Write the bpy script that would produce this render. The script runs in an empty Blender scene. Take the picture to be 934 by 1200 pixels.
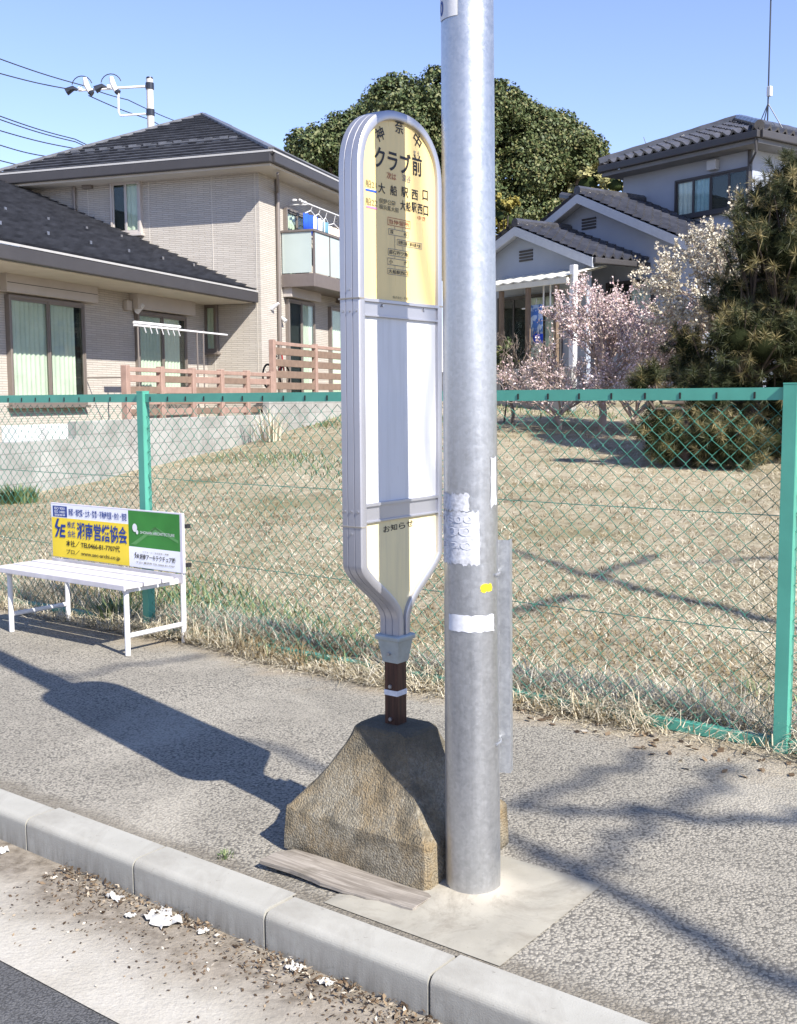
import bpy, bmesh, math, random
import numpy as np
from mathutils import Vector, Matrix, Euler
random.seed(7); rng = np.random.default_rng(7)
scene = bpy.context.scene
R = math.radians

# ------------------------------------------------------------------ camera
F, CX, CY, W0, H0 = 1300.0, 467.0, 600.0, 934.0, 1200.0
cam_d = bpy.data.cameras.new('camera'); cam = bpy.data.objects.new('camera', cam_d)
scene.collection.objects.link(cam); scene.camera = cam
cam_d.sensor_fit = 'VERTICAL'; cam_d.sensor_height = 36.0; cam_d.lens = 36.0 * F / H0
cam_d.clip_start = 0.05; cam_d.clip_end = 3000
EYE = Vector((0, 0, 1.5))
RM = Euler((R(90 - 5.885), 0, 0)).to_matrix() @ Matrix.Rotation(-0.006, 3, 'Z')
cam.matrix_world = Matrix.Translation(EYE) @ RM.to_4x4()

# ------------------------------------------------------------------ light
SUN_EL, SUN_AZ = R(41), (0.63, -0.777)
SD = Vector((SUN_AZ[0] * math.cos(SUN_EL), SUN_AZ[1] * math.cos(SUN_EL), math.sin(SUN_EL))).normalized()
world = bpy.data.worlds.new('World'); scene.world = world; world.use_nodes = True
wn = world.node_tree.nodes; wl = world.node_tree.links
sky = wn.new('ShaderNodeTexSky'); sky.sky_type = 'NISHITA'; sky.sun_disc = False
sky.sun_elevation = SUN_EL; sky.sun_rotation = math.atan2(SD.x, SD.y)
sky.air_density = 1.0; sky.dust_density = 0.0; sky.ozone_density = 6.0; sky.altitude = 0
bg = wn['Background']; bg.inputs['Strength'].default_value = 0.12
wb = wn.new('ShaderNodeMix'); wb.data_type = 'RGBA'; wb.blend_type = 'MULTIPLY'; wb.inputs[0].default_value = 1
wb.inputs[7].default_value = (1.20, .95, .965, 1)          # white balance of the photograph
wl.new(sky.outputs[0], wb.inputs[6]); wl.new(wb.outputs[2], bg.inputs['Color'])
sl = bpy.data.lights.new('sun', 'SUN'); sl.energy = 4.6; sl.angle = R(0.53); sl.color = (1.0, 0.945, 0.85)
so = bpy.data.objects.new('sun', sl); scene.collection.objects.link(so)
so.rotation_euler = (-SD).to_track_quat('-Z', 'Y').to_euler(); so.location = (6, -8, 12)
vs = scene.view_settings; vs.view_transform = 'Standard'; vs.look = 'None'; vs.gamma = 1.0; vs.use_curve_mapping = False
vs.exposure = 1.08
scene.cycles.max_bounces = 6; scene.cycles.transparent_max_bounces = 8

# ------------------------------------------------------------------ helpers
def ray(px, py):
    return (RM @ Vector(((px - CX) / F, -(py - CY) / F, -1.0))).normalized()
def gp(px, py, z=0.0):                       # point of a level plane seen at a photo pixel
    d = ray(px, py); t = (z - EYE.z) / d.z
    return EYE + d * t
def dp(px, py, Y):                           # point at forward distance Y
    d = ray(px, py); return EYE + d * (Y / d.y)
def hit(px, py, p, n):
    d = ray(px, py); n = Vector(n); t = (Vector(p) - EYE).dot(n) / d.dot(n)
    return EYE + d * t

class MB:
    def __init__(s): s.v = []; s.f = []; s.m = []
    def add(s, vs, fs, m=0):
        o = len(s.v); s.v.extend([tuple(v) for v in vs]); s.f.extend([tuple(i + o for i in f) for f in fs]); s.m.extend([m] * len(fs)); return s
    def box(s, x0, x1, y0, y1, z0, z1, m=0):
        if x0 > x1: x0, x1 = x1, x0
        if y0 > y1: y0, y1 = y1, y0
        if z0 > z1: z0, z1 = z1, z0
        return s.add([(x0,y0,z0),(x1,y0,z0),(x1,y1,z0),(x0,y1,z0),(x0,y0,z1),(x1,y0,z1),(x1,y1,z1),(x0,y1,z1)],
                     [(0,3,2,1),(4,5,6,7),(0,1,5,4),(1,2,6,5),(2,3,7,6),(3,0,4,7)], m)
    def tube(s, pts, rad, n=6, m=0, cap=True):
        pts = [Vector(p) for p in pts]
        if not hasattr(rad, '__len__'): rad = [rad] * len(pts)
        vs = []; up0 = None
        for i, p in enumerate(pts):
            t = (pts[min(i+1, len(pts)-1)] - pts[max(i-1, 0)]).normalized()
            if up0 is None or abs(up0.dot(t)) > .98:
                up0 = Vector((0,0,1)) if abs(t.z) < .9 else Vector((1,0,0))
            a = t.cross(up0).normalized(); b = a.cross(t).normalized(); up0 = b
            for k in range(n):
                q = 2 * math.pi * (k + .5) / n
                vs.append(p + (a * math.cos(q) + b * math.sin(q)) * rad[i])
        fs = []
        for i in range(len(pts) - 1):
            for k in range(n):
                k2 = (k + 1) % n
                fs.append((i*n+k, i*n+k2, (i+1)*n+k2, (i+1)*n+k))
        if cap:
            fs.append(tuple(range(n-1, -1, -1))); fs.append(tuple(range((len(pts)-1)*n, len(pts)*n)))
        return s.add(vs, fs, m)
    def bar(s, a, b, w, h, m=0):             # square bar from a to b, w across (level), h upward
        a, b = Vector(a), Vector(b); t = (b - a).normalized()
        up = Vector((0,0,1)) if abs(t.z) < .95 else Vector((0,1,0))
        x = t.cross(up).normalized() * w / 2; y = x.cross(t).normalized() * h / 2
        vs = [a-x-y, a+x-y, a+x+y, a-x+y, b-x-y, b+x-y, b+x+y, b-x+y]
        return s.add(vs, [(0,1,2,3),(7,6,5,4),(0,4,5,1),(1,5,6,2),(2,6,7,3),(3,7,4,0)], m)
    def prism(s, poly, axis, a0, a1, m=0):   # polygon (u,v) extruded along axis
        n = len(poly)
        def P(u, v, w): return {'x': (w,u,v), 'y': (u,w,v), 'z': (u,v,w)}[axis]
        vs = [P(u, v, a0) for u, v in poly] + [P(u, v, a1) for u, v in poly]
        fs = [tuple(range(n)), tuple(range(2*n-1, n-1, -1))] + [(i, i+n, (i+1)%n+n, (i+1)%n) for i in range(n)]
        return s.add(vs, fs, m)
    def build(s, name, mats, parent=None, bevel=0, seg=2, smooth=False, loc=None):
        me = bpy.data.meshes.new(name); me.from_pydata(s.v, [], s.f)
        if not isinstance(mats, (list, tuple)): mats = [mats]
        for m in mats: me.materials.append(m)
        if len(mats) > 1: me.polygons.foreach_set('material_index', s.m)
        bm = bmesh.new(); bm.from_mesh(me)
        bmesh.ops.recalc_face_normals(bm, faces=bm.faces)
        if bevel:
            bmesh.ops.remove_doubles(bm, verts=bm.verts, dist=1e-6)
            ed = [e for e in bm.edges if len(e.link_faces) == 2 and e.calc_face_angle(0) > .5]
            bmesh.ops.bevel(bm, geom=ed, offset=bevel, segments=seg, profile=.6, affect='EDGES', clamp_overlap=True)
        bm.to_mesh(me); bm.free()
        if smooth:
            me.polygons.foreach_set('use_smooth', [True] * len(me.polygons))
            if smooth != 'all': me.set_sharp_from_angle(angle=R(40))
        o = bpy.data.objects.new(name, me); scene.collection.objects.link(o)
        if parent: o.parent = parent
        if loc is not None: o.location = loc
        return o

def npmesh(name, V, Fc, mats, midx=None, parent=None, smooth=False):
    """V (n,3), Fc (m,k) same-size faces"""
    me = bpy.data.meshes.new(name); V = np.asarray(V, np.float32); Fc = np.asarray(Fc, np.int32); k = Fc.shape[1]
    me.vertices.add(len(V)); me.vertices.foreach_set('co', V.ravel())
    me.loops.add(Fc.size); me.loops.foreach_set('vertex_index', Fc.ravel())
    me.polygons.add(len(Fc)); me.polygons.foreach_set('loop_start', np.arange(0, Fc.size, k, dtype=np.int32))
    if not isinstance(mats, (list, tuple)): mats = [mats]
    for m in mats: me.materials.append(m)
    if midx is not None: me.polygons.foreach_set('material_index', np.asarray(midx, np.int32))
    if smooth: me.polygons.foreach_set('use_smooth', np.ones(len(Fc), bool))
    me.update(calc_edges=True); me.validate()
    o = bpy.data.objects.new(name, me); scene.collection.objects.link(o)
    if parent: o.parent = parent
    return o

def tag(o, label=None, cat=None, group=None, kind=None):
    if label: o['label'] = label
    if cat: o['category'] = cat
    if group: o['group'] = group
    if kind: o['kind'] = kind
    return o
def thing(name, label, cat, loc=(0,0,0), rz=0, group=None):
    o = bpy.data.objects.new(name, None); scene.collection.objects.link(o)
    o.empty_display_size = .1; o.location = loc; o.rotation_euler = (0, 0, rz)
    return tag(o, label, cat, group)

# ------------------------------------------------------------------ materials
class NT:
    def __init__(s, name):
        s.mat = bpy.data.materials.new(name); s.mat.use_nodes = True
        s.t = s.mat.node_tree; s.b = s.t.nodes['Principled BSDF']; s.b.inputs['Specular IOR Level'].default_value = .35
        s._tc = None
    def n(s, typ, **kw):
        nd = s.t.nodes.new('ShaderNode' + typ)
        for k, v in kw.items(): setattr(nd, k, v)
        return nd
    def l(s, a, b): s.t.links.new(a, b)
    def tc(s):
        if s._tc is None: s._tc = s.n('TexCoord')
        return s._tc.outputs['Object']
    def noise(s, scale, detail=4, rough=.6, vec=None, dist=0):
        nd = s.n('TexNoise'); nd.inputs['Scale'].default_value = scale; nd.inputs['Detail'].default_value = detail
        nd.inputs['Roughness'].default_value = rough; nd.inputs['Distortion'].default_value = dist
        s.l(vec or s.tc(), nd.inputs['Vector']); return nd.outputs['Fac']
    def vor(s, scale, feature='F1', out='Distance', vec=None):
        nd = s.n('TexVoronoi', feature=feature); nd.inputs['Scale'].default_value = scale
        s.l(vec or s.tc(), nd.inputs['Vector']); return nd.outputs[out]
    def ramp(s, fac, stops, interp='LINEAR'):
        nd = s.n('ValToRGB'); cr = nd.color_ramp; cr.interpolation = interp
        while len(cr.elements) < len(stops): cr.elements.new(.5)
        for e, (p, c) in zip(cr.elements, stops):
            e.position = p; e.color = (*c, 1) if hasattr(c, '__len__') else (c, c, c, 1)
        s.l(fac, nd.inputs['Fac']); return nd.outputs['Color']
    def mix(s, fac, a, b, mode='MIX'):
        nd = s.n('Mix', data_type='RGBA', blend_type=mode)
        for v, k in ((fac, 0), (a, 6), (b, 7)):
            if hasattr(v, 'is_output'): s.l(v, nd.inputs[k])
            elif k == 0: nd.inputs[0].default_value = v
            else: nd.inputs[k].default_value = (*v, 1) if hasattr(v, '__len__') else (v, v, v, 1)
        return nd.outputs[2]
    def math(s, op, a, b=0.0, c=None):
        nd = s.n('Math', operation=op)
        for i, v in enumerate((a, b, c)):
            if v is None: continue
            if hasattr(v, 'is_output'): s.l(v, nd.inputs[i])
            else: nd.inputs[i].default_value = v
        return nd.outputs[0]
    def sep(s, vec=None):
        nd = s.n('SeparateXYZ'); s.l(vec or s.tc(), nd.inputs[0]); return nd.outputs
    def comb(s, x, y, z=0.0):
        nd = s.n('CombineXYZ')
        for i, v in enumerate((x, y, z)):
            if hasattr(v, 'is_output'): s.l(v, nd.inputs[i])
            else: nd.inputs[i].default_value = v
        return nd.outputs[0]
    def bump(s, h, strength=.4, dist=.01):
        nd = s.n('Bump'); nd.inputs['Strength'].default_value = strength; nd.inputs['Distance'].default_value = dist
        s.l(h, nd.inputs['Height']); s.l(nd.outputs[0], s.b.inputs['Normal']); return nd
    def col(s, c):
        if hasattr(c, 'is_output'): s.l(c, s.b.inputs['Base Color'])
        else: s.b.inputs['Base Color'].default_value = (*c, 1)
        return s
    def set(s, **kw):
        for k, v in kw.items():
            i = s.b.inputs[k.replace('_', ' ')]
            if hasattr(v, 'is_output'): s.l(v, i)
            else: i.default_value = v
        return s

def simple(name, c, rough=.6, metal=0, var=.15, scale=8, bump=0, bscale=60, spec=.35):
    t = NT(name); d = tuple(max(0, x * (1 - var)) for x in c); u = tuple(min(1, x * (1 + var)) for x in c)
    t.col(t.mix(t.ramp(t.noise(scale), [(.3, 0), (.7, 1)]), d, u)) if var else t.col(c)
    t.set(Roughness=rough, Metallic=metal, Specular_IOR_Level=spec)
    if bump: t.bump(t.noise(bscale), bump, .004)
    return t.mat
def rgb(r, g, b): return tuple(((x/255 + .055)/1.055)**2.4 if x > 10 else x/255/12.92 for x in (r, g, b))

KX = (0.79, -0.613); KN = (0.613, 0.79)     # along the kerb, across it towards the field
def across(t): # node: distance across the street, from object coordinates (world aligned sheets)
    x, y, z = t.sep(); return t.math('ADD', t.math('MULTIPLY', x, KN[0]), t.math('MULTIPLY', y, KN[1]))

def m_asphalt(name, a, b, pit, scale=125, sand=True):
    t = NT(name)
    v2 = t.n('VectorMath', operation='ADD'); wob = t.n('TexNoise'); wob.inputs['Scale'].default_value = 60; t.l(t.tc(), wob.inputs['Vector'])
    ws = t.n('VectorMath', operation='SCALE'); ws.inputs['Scale'].default_value = .012; t.l(wob.outputs['Color'], ws.inputs[0]); t.l(t.tc(), v2.inputs[0]); t.l(ws.outputs[0], v2.inputs[1]); vec = v2.outputs[0]
    cell = t.vor(scale, 'F1', 'Color', vec); dist = t.vor(scale, 'F1', 'Distance', vec); fine = t.noise(330, 3, .7)
    cs = t.sep(cell); sx = cs[0]
    c = t.mix(t.math('ADD', t.math('MULTIPLY', sx, .6), t.math('MULTIPLY', fine, .4)), a, b)
    c = t.mix(t.ramp(cs[1], [(.93, 0), (.95, .45)]), c, tuple(min(1, x*1.35) for x in b))      # pale stones
    c = t.mix(t.ramp(cs[2], [(.74, 0), (.80, .8)]), c, pit)                                  # missing stones
    c = t.mix(t.ramp(dist, [(.50, 0), (.80, .85)]), c, pit)
    big = t.noise(1.3, 6, .7)
    c = t.mix(t.ramp(big, [(.38, 0), (.66, .5)]), c, tuple(x * .66 for x in a))
    c = t.mix(t.ramp(t.noise(.8, 4, .6, dist=1.0), [(.52, 0), (.70, .40)]), c, tuple(min(1, x*1.25) for x in b))
    ck = t.vor(.55, 'DISTANCE_TO_EDGE', 'Distance', vec)
    if sand:
        k = t.math('ADD', across(t), t.math('MULTIPLY', t.math('SUBTRACT', t.noise(2.2, 6, .65), .5), 1.1))
        f = t.math('MULTIPLY', t.ramp(t.math('DIVIDE', k, 6.0), [(.70, 0), (.765, 1)]), .85)
        c = t.mix(f, c, (.34, .28, .20))
        kb = t.math('ADD', across(t), t.math('MULTIPLY', t.math('SUBTRACT', t.noise(6, 5, .65), .5), .16))
        c = t.mix(t.math('MULTIPLY', t.ramp(t.math('DIVIDE', kb, 4.0), [(.598, 1), (.612, 0)]), .6), c, (.15, .13, .10))   # grit along the kerb
    t.col(c); t.set(Roughness=.9, Specular_IOR_Level=.25)
    h = t.math('SUBTRACT', t.math('ADD', t.math('MULTIPLY', sx, .5), t.math('MULTIPLY', fine, .4)), t.math('ADD', dist, t.ramp(cs[2], [(.74, 0), (.80, .5)])))
    t.bump(h, .7, .006); return t.mat
M = {}
M['walk'] = m_asphalt('sidewalk_asphalt', (.275, .255, .215), (.375, .345, .29), (.10, .093, .082), 105)
M['road'] = m_asphalt('road_asphalt', (.10, .10, .105), (.15, .15, .15), (.05, .05, .05), 150, False)

t = NT('kerb_concrete')
c = t.mix(t.ramp(t.noise(3, 6, .65), [(.3, 0), (.75, 1)]), (.31, .30, .265), (.42, .41, .37))
c = t.mix(t.ramp(t.noise(300, 2), [(.4, 0), (.75, .35)]), c, (.36, .35, .33))
x, y, z = t.sep()
st = t.noise(1, 5, .7, t.comb(t.math('MULTIPLY', t.math('SUBTRACT', t.math('MULTIPLY', x, KX[0]), t.math('MULTIPLY', y, -KX[1])), 30.0), t.math('MULTIPLY', z, 5.0), 0.0))
low = t.ramp(t.math('MULTIPLY', z, -8.0), [(.15, 0), (.85, 1)])
c = t.mix(t.math('MULTIPLY', low, t.ramp(st, [(.38, .12), (.62, .8)])), c, (.19, .175, .15))
c = t.mix(t.ramp(t.noise(1.6, 6, .7, dist=.8), [(.50, 0), (.66, .55)]), c, (.23, .215, .185))
c = t.mix(t.ramp(t.noise(38, 5, .75), [(.62, 0), (.70, .6)]), c, (.16, .15, .13))
t.col(c).set(Roughness=.85); t.bump(t.math('ADD', t.noise(220, 3), t.ramp(t.noise(30, 5, .75), [(.62, 0), (.70, -1.5)])), .35, .003); M['kerb'] = t.mat

t = NT('gutter_dirt')
k = t.math('SUBTRACT', across(t), 1.36)
k = t.math('ADD', k, t.math('MULTIPLY', t.math('SUBTRACT', t.noise(2.6, 5, .65), .5), .34))
dirt = t.mix(t.ramp(t.noise(22, 6, .7), [(.35, 0), (.65, 1)]), (.13, .108, .082), (.28, .245, .20))
dirt = t.mix(t.ramp(t.noise(6, 4, .6), [(.45, 0), (.75, .7)]), dirt, (.33, .29, .235))
conc = t.mix(t.ramp(t.noise(5, 5, .6), [(.3, 0), (.7, 1)]), (.36, .335, .285), (.46, .435, .385))
conc = t.mix(t.ramp(t.noise(160, 2), [(.45, 0), (.7, .5)]), conc, (.3, .27, .23))
c = t.mix(t.ramp(t.math('DIVIDE', k, 1.0), [(.50, 0), (.72, 1)]), conc, dirt)
t.col(c).set(Roughness=.95); t.bump(t.math('ADD', t.noise(60, 5, .7), t.math('MULTIPLY', t.noise(14, 3), .6)), .7, .008); M['gutter'] = t.mat

t = NT('pad_concrete')
c = t.mix(t.ramp(t.noise(5, 6, .65), [(.3, 0), (.7, 1)]), (.265, .248, .205), (.34, .32, .27))
c = t.mix(t.ramp(t.sep()[2], [(.010, 0), (.022, 1)]), c, (.41, .375, .31))
c = t.mix(t.ramp(t.noise(4.5, 6, .75, dist=.8), [(.48, 0), (.64, .7)]), c, (.20, .18, .145))
c = t.mix(t.ramp(t.noise(45, 5, .8), [(.60, 0), (.70, .6)]), c, (.17, .155, .13))
t.col(c).set(Roughness=.9); t.bump(t.noise(160, 4), .3, .002); M['pad'] = t.mat

t = NT('weathered_concrete')
agg = t.vor(150, 'F1', 'Color'); ad = t.vor(150, 'F1', 'Distance')
c = t.mix(t.sep(agg)[0], (.185, .16, .115), (.30, .27, .21))
c = t.mix(t.ramp(t.noise(5, 6, .7), [(.42, 0), (.62, .75)]), c, (.25, .175, .085))
c = t.mix(t.ramp(t.noise(26, 5, .7), [(.62, 0), (.70, .7)]), c, (.42, .40, .34))
c = t.mix(t.ramp(t.noise(9, 5, .7), [(.47, 0), (.64, .8)]), c, (.085, .075, .055))
zz = t.math('ADD', t.sep()[2], t.math('MULTIPLY', t.math('SUBTRACT', t.noise(11, 6, .75), .5), .28))
c = t.mix(t.ramp(zz, [(.27, 0), (.42, .8)]), c, (.085, .078, .06))          # lichen and soot on the weathered top
c = t.mix(t.ramp(t.noise(70, 5, .8), [(.60, 0), (.68, .8)]), c, (.06, .055, .045))
t.col(c).set(Roughness=.95); t.bump(t.math('ADD', t.noise(130, 4, .7), t.math('MULTIPLY', ad, -.8)), .95, .006); M['base'] = t.mat

def m_galv(name, lo, hi, rough):
    t = NT(name)
    sp = t.sep(t.vor(110, 'F1', 'Color', vec=None))[0]
    nz = t.noise(38, 5, .7, dist=.6)
    f = t.math('ADD', t.math('MULTIPLY', sp, .25), t.math('MULTIPLY', t.ramp(nz, [(.30, .15), (.70, .85)]), .55))
    xyz = t.sep(); strk = t.noise(1, 5, .65, t.comb(t.math('MULTIPLY', xyz[0], 34.0), t.math('MULTIPLY', xyz[1], 34.0), t.math('MULTIPLY', xyz[2], 1.6)))
    f = t.math('ADD', f, t.math('MULTIPLY', t.ramp(strk, [(.35, 0), (.7, 1)]), .30))
    t.col(t.mix(f, lo, hi)); t.set(Metallic=.85, Roughness=t.math('MULTIPLY_ADD', f, .16, rough - .05), Specular_IOR_Level=.5)
    t.bump(t.math('ADD', nz, t.math('MULTIPLY', sp, .4)), .12, .003); return t.mat
M['galv'] = m_galv('galvanised_steel', (.36, .37, .385), (.58, .585, .595), .33)
M['galv_dark'] = m_galv('galvanised_channel', (.34, .35, .37), (.62, .63, .64), .45)
M['alu'] = simple('anodised_aluminium', (.47, .47, .51), .42, .7, .06, 3, .06, 90, .5)
M['collar'] = simple('cast_collar', (.36, .40, .41), .5, .5, .12, 30, .1, 90)
M['screw'] = simple('screw_steel', (.45, .45, .47), .35, .9, 0)
def m_panel(name, c, d):
    t = NT(name); xyz = t.sep(); st = t.noise(1, 5, .65, t.comb(t.math('MULTIPLY', xyz[0], 26.0), 0.0, t.math('MULTIPLY', xyz[2], 2.2)))
    k = t.mix(t.ramp(st, [(.45, 0), (.75, .55)]), c, d); k = t.mix(t.ramp(t.noise(48, 5, .8), [(.66, 0), (.74, .5)]), k, d)
    t.col(k).set(Roughness=t.math('MULTIPLY_ADD', st, .25, .18), Specular_IOR_Level=.5); return t.mat
M['cream'] = m_panel('cream_acrylic', (.84, .63, .26), (.68, .52, .23)); M['cream_low'] = m_panel('pale_cream_acrylic', (.80, .69, .41), (.56, .49, .32))
M['white_ac'] = m_panel('white_acrylic', (.68, .685, .71), (.50, .50, .50))
t = NT('dark_stained_wood')
x, y, z = t.sep()
g = t.noise(1, 5, .6, t.comb(t.math('MULTIPLY', x, 90.0), t.math('MULTIPLY', y, 90.0), t.math('MULTIPLY', z, 6.0)))
t.col(t.mix(t.ramp(g, [(.35, 0), (.65, 1)]), (.025, .010, .007), (.085, .035, .022))).set(Roughness=.5); t.bump(g, .25, .002); M['post_wood'] = t.mat
t = NT('weathered_plank')
x, y, z = t.sep()
g = t.noise(1, 6, .65, t.comb(t.math('MULTIPLY', x, 3.0), t.math('MULTIPLY', y, 55.0), t.math('MULTIPLY', z, 60.0)), 1.0)
c = t.mix(t.ramp(g, [(.3, 0), (.7, 1)]), (.12, .10, .08), (.36, .325, .285))
c = t.mix(t.ramp(t.noise(9, 4), [(.55, 0), (.7, .6)]), c, (.13, .115, .09))
t.col(c).set(Roughness=.9); t.bump(g, .7, .004); M['plank'] = t.mat

M['ink'] = simple('black_ink', (.018, .017, .017), .5, 0, 0)
M['ink_grey'] = simple('grey_ink', (.25, .23, .20), .5, 0, 0)
M['ink_red'] = simple('red_brown_ink', (.42, .13, .06), .5, 0, 0)
M['ink_olive'] = simple('faded_ink', (.24, .20, .10), .5, 0, 0)
M['ink_blue'] = simple('blue_ink', (.03, .10, .50), .5, 0, 0)
M['ink_pink'] = simple('pink_ink', (.75, .22, .38), .5, 0, 0)
M['ink_navy'] = simple('navy_ink', (.012, .045, .24), .5, 0, 0)
M['ad_yellow'] = simple('yellow_print', (.80, .60, .04), .4, 0, .04, 4)
M['ad_white'] = simple('white_print', (.76, .77, .82), .4, 0, .02, 4)
M['ad_green'] = simple('green_print', (.035, .20, .035), .35, 0, .12, 6)
M['ad_green_pale'] = simple('pale_green_print', (.10, .28, .09), .35, 0, 0)
M['white_paint'] = simple('white_paint', (.66, .66, .67), .45, 0, .05, 9, .05)
M['bench_slat'] = simple('lilac_white_slat', (.56, .535, .56), .5, 0, .08, 12, .08)
M['board_alu'] = simple('pale_board_edge', (.62, .60, .66), .45, .2, .06, 10)
M['black_rub'] = simple('black_rubber', (.02, .02, .02), .6, 0, 0)
M['fence'] = simple('green_fence_paint', (.08, .325, .245), .42, 0, .10, 5, spec=.5)
M['wire'] = simple('green_coated_wire', (.045, .20, .145), .45, 0, .12, 3, spec=.5)
M['tape'] = simple('white_tape', (.60, .61, .65), .6, 0, .14, 40)
M['sticker_res'] = simple('torn_sticker_paper', (.50, .51, .55), .8, 0, .30, 60, .3, 80)
M['sticker_y'] = simple('yellow_sticker', (.85, .62, .02), .5, 0, .05)

# text ------------------------------------------------------------------
def text_faces(body, bold=0.0):
    cu = bpy.data.curves.new('txt', 'FONT'); cu.body = body; cu.size = 1; cu.offset = bold; cu.resolution_u = 3
    ob = bpy.data.objects.new('txt', cu); scene.collection.objects.link(ob)
    dg = bpy.context.evaluated_depsgraph_get(); dg.update()
    me = bpy.data.meshes.new_from_object(ob.evaluated_get(dg))
    V = [tuple(v.co) for v in me.vertices]; Fs = [tuple(p.vertices) for p in me.polygons]
    bpy.data.objects.remove(ob); bpy.data.curves.remove(cu); bpy.data.meshes.remove(me)
    return V, Fs
def put_text(mb, body, cx, cz, w, h, y, m, bold=0.0, rot=0.0):
    """letters in the x,z plane at depth y (reads from -y), stretched to w by h about (cx, cz)"""
    V, Fs = text_faces(body, bold)
    if not V: return
    xs = [v[0] for v in V]; ys = [v[1] for v in V]
    x0, x1, y0, y1 = min(xs), max(xs), min(ys), max(ys)
    sx = w / max(x1 - x0, 1e-6); sy = h / max(y1 - y0, 1e-6); c, s_ = math.cos(rot), math.sin(rot); out = []
    for v in V:
        u = (v[0] - (x0+x1)/2) * sx; q = (v[1] - (y0+y1)/2) * sy
        out.append((cx + u*c - q*s_, y, cz + u*s_ + q*c))
    mb.add(out, Fs, m)
def quad(mb, x0, x1, z0, z1, y, m):
    mb.add([(x0,y,z0),(x1,y,z0),(x1,y,z1),(x0,y,z1)], [(0,1,2,3)], m)
def frame_rect(mb, x0, x1, z0, z1, t, y, m):
    quad(mb, x0, x1, z0, z0+t, y, m); quad(mb, x0, x1, z1-t, z1, y, m); quad(mb, x0, x0+t, z0+t, z1-t, y, m); quad(mb, x1-t, x1, z0+t, z1-t, y, m)
# ------------------------------------------------------------------ ground
FENCE_K, KERB_B, KERB_F, GUT_K = 4.605, 2.37, 2.225, 1.715
def kp(u, k, z=0.0):                          # u metres along the kerb (right +), k metres across it
    return Vector((KX[0]*u + KN[0]*k, KX[1]*u + KN[1]*k, z))
def strip(u0, u1, k0, k1, z, nu=1, nk=1):
    V = [kp(u0 + (u1-u0)*i/nu, k0 + (k1-k0)*j/nk, z) for j in range(nk+1) for i in range(nu+1)]
    Fc = [(j*(nu+1)+i, j*(nu+1)+i+1, (j+1)*(nu+1)+i+1, (j+1)*(nu+1)+i) for j in range(nk) for i in range(nu)]
    return V, Fc
def sheet(name, V, Fc, m, kind='structure', smooth=False):
    return tag(npmesh(name, [tuple(v) for v in V], Fc, m, smooth=smooth), kind=kind)
M['earth'] = simple('bare_earth', (.20, .165, .12), .95, 0, .2, .5)
sheet('ground', [(-900,-900,-.6),(900,-900,-.6),(900,900,-.6),(-900,900,-.6)], [(0,1,2,3)], M['earth'])
sheet('road', *strip(-40, 40, -9, GUT_K+.01, -.124), M['road'])
sheet('gutter', *strip(-40, 40, GUT_K, KERB_F+.03, -.12), M['gutter'])
sheet('sidewalk', *strip(-40, 40, KERB_B-.02, FENCE_K+.12, -.002), M['walk'])

def fh(X, Y):                                 # height of the vacant lot
    X = np.asarray(X, float); Y = np.asarray(Y, float)
    k = KN[0]*X + KN[1]*Y
    s = .072 + .0085*np.clip(X, -6, 0) 
    d = np.clip(Y - 7, 0, 27)
    h = s * d + .02*np.sin(X*1.3+.5)*np.sin(Y*1.1) + .012*np.sin(X*3.1+Y*2.3)
    t = np.clip((k - FENCE_K) / 1.2, 0, 1)
    return -.012 + (h + .03) * t
t = NT('dry_lawn')
c = t.mix(t.ramp(t.noise(9, 6, .7), [(.32, 0), (.68, 1)]), (.31, .26, .175), (.54, .48, .36))
c = t.mix(t.ramp(t.noise(.55, 5, .65), [(.46, 0), (.64, .8)]), c, (.23, .205, .115))
c = t.mix(t.ramp(t.noise(1.7, 5, .7), [(.54, 0), (.66, .7)]), c, (.19, .15, .105))
c = t.mix(t.ramp(t.noise(60, 4, .7), [(.5, 0), (.7, .55)]), c, (.19, .155, .09))
t.col(c).set(Roughness=1.0, Specular_IOR_Level=.1); t.bump(t.math('ADD', t.noise(45, 5, .75), t.math('MULTIPLY', t.noise(7, 4), 1.5)), .9, .03); M['lawn'] = t.mat
us = np.concatenate([np.linspace(-60, -14, 30), np.linspace(-13.6, 22, 150), np.linspace(23, 70, 30)])
ks = np.concatenate([np.linspace(FENCE_K - .02, 14, 60), np.linspace(14.3, 40, 80), np.linspace(41, 110, 25)])
U, K = np.meshgrid(us, ks); X = KX[0]*U + KN[0]*K; Y = KX[1]*U + KN[1]*K
V = np.stack([X, Y, fh(X, Y)], -1).reshape(-1, 3); nu = len(us); nk = len(ks)
I, J = np.meshgrid(np.arange(nu-1), np.arange(nk-1)); a = (J*nu + I).ravel()
sheet('field', V, np.stack([a, a+1, a+1+nu, a+nu], -1), M['lawn'], smooth=True)

M['mortar'] = simple('grey_mortar', (.12,.115,.105), .95, 0, .2, 30)
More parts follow.
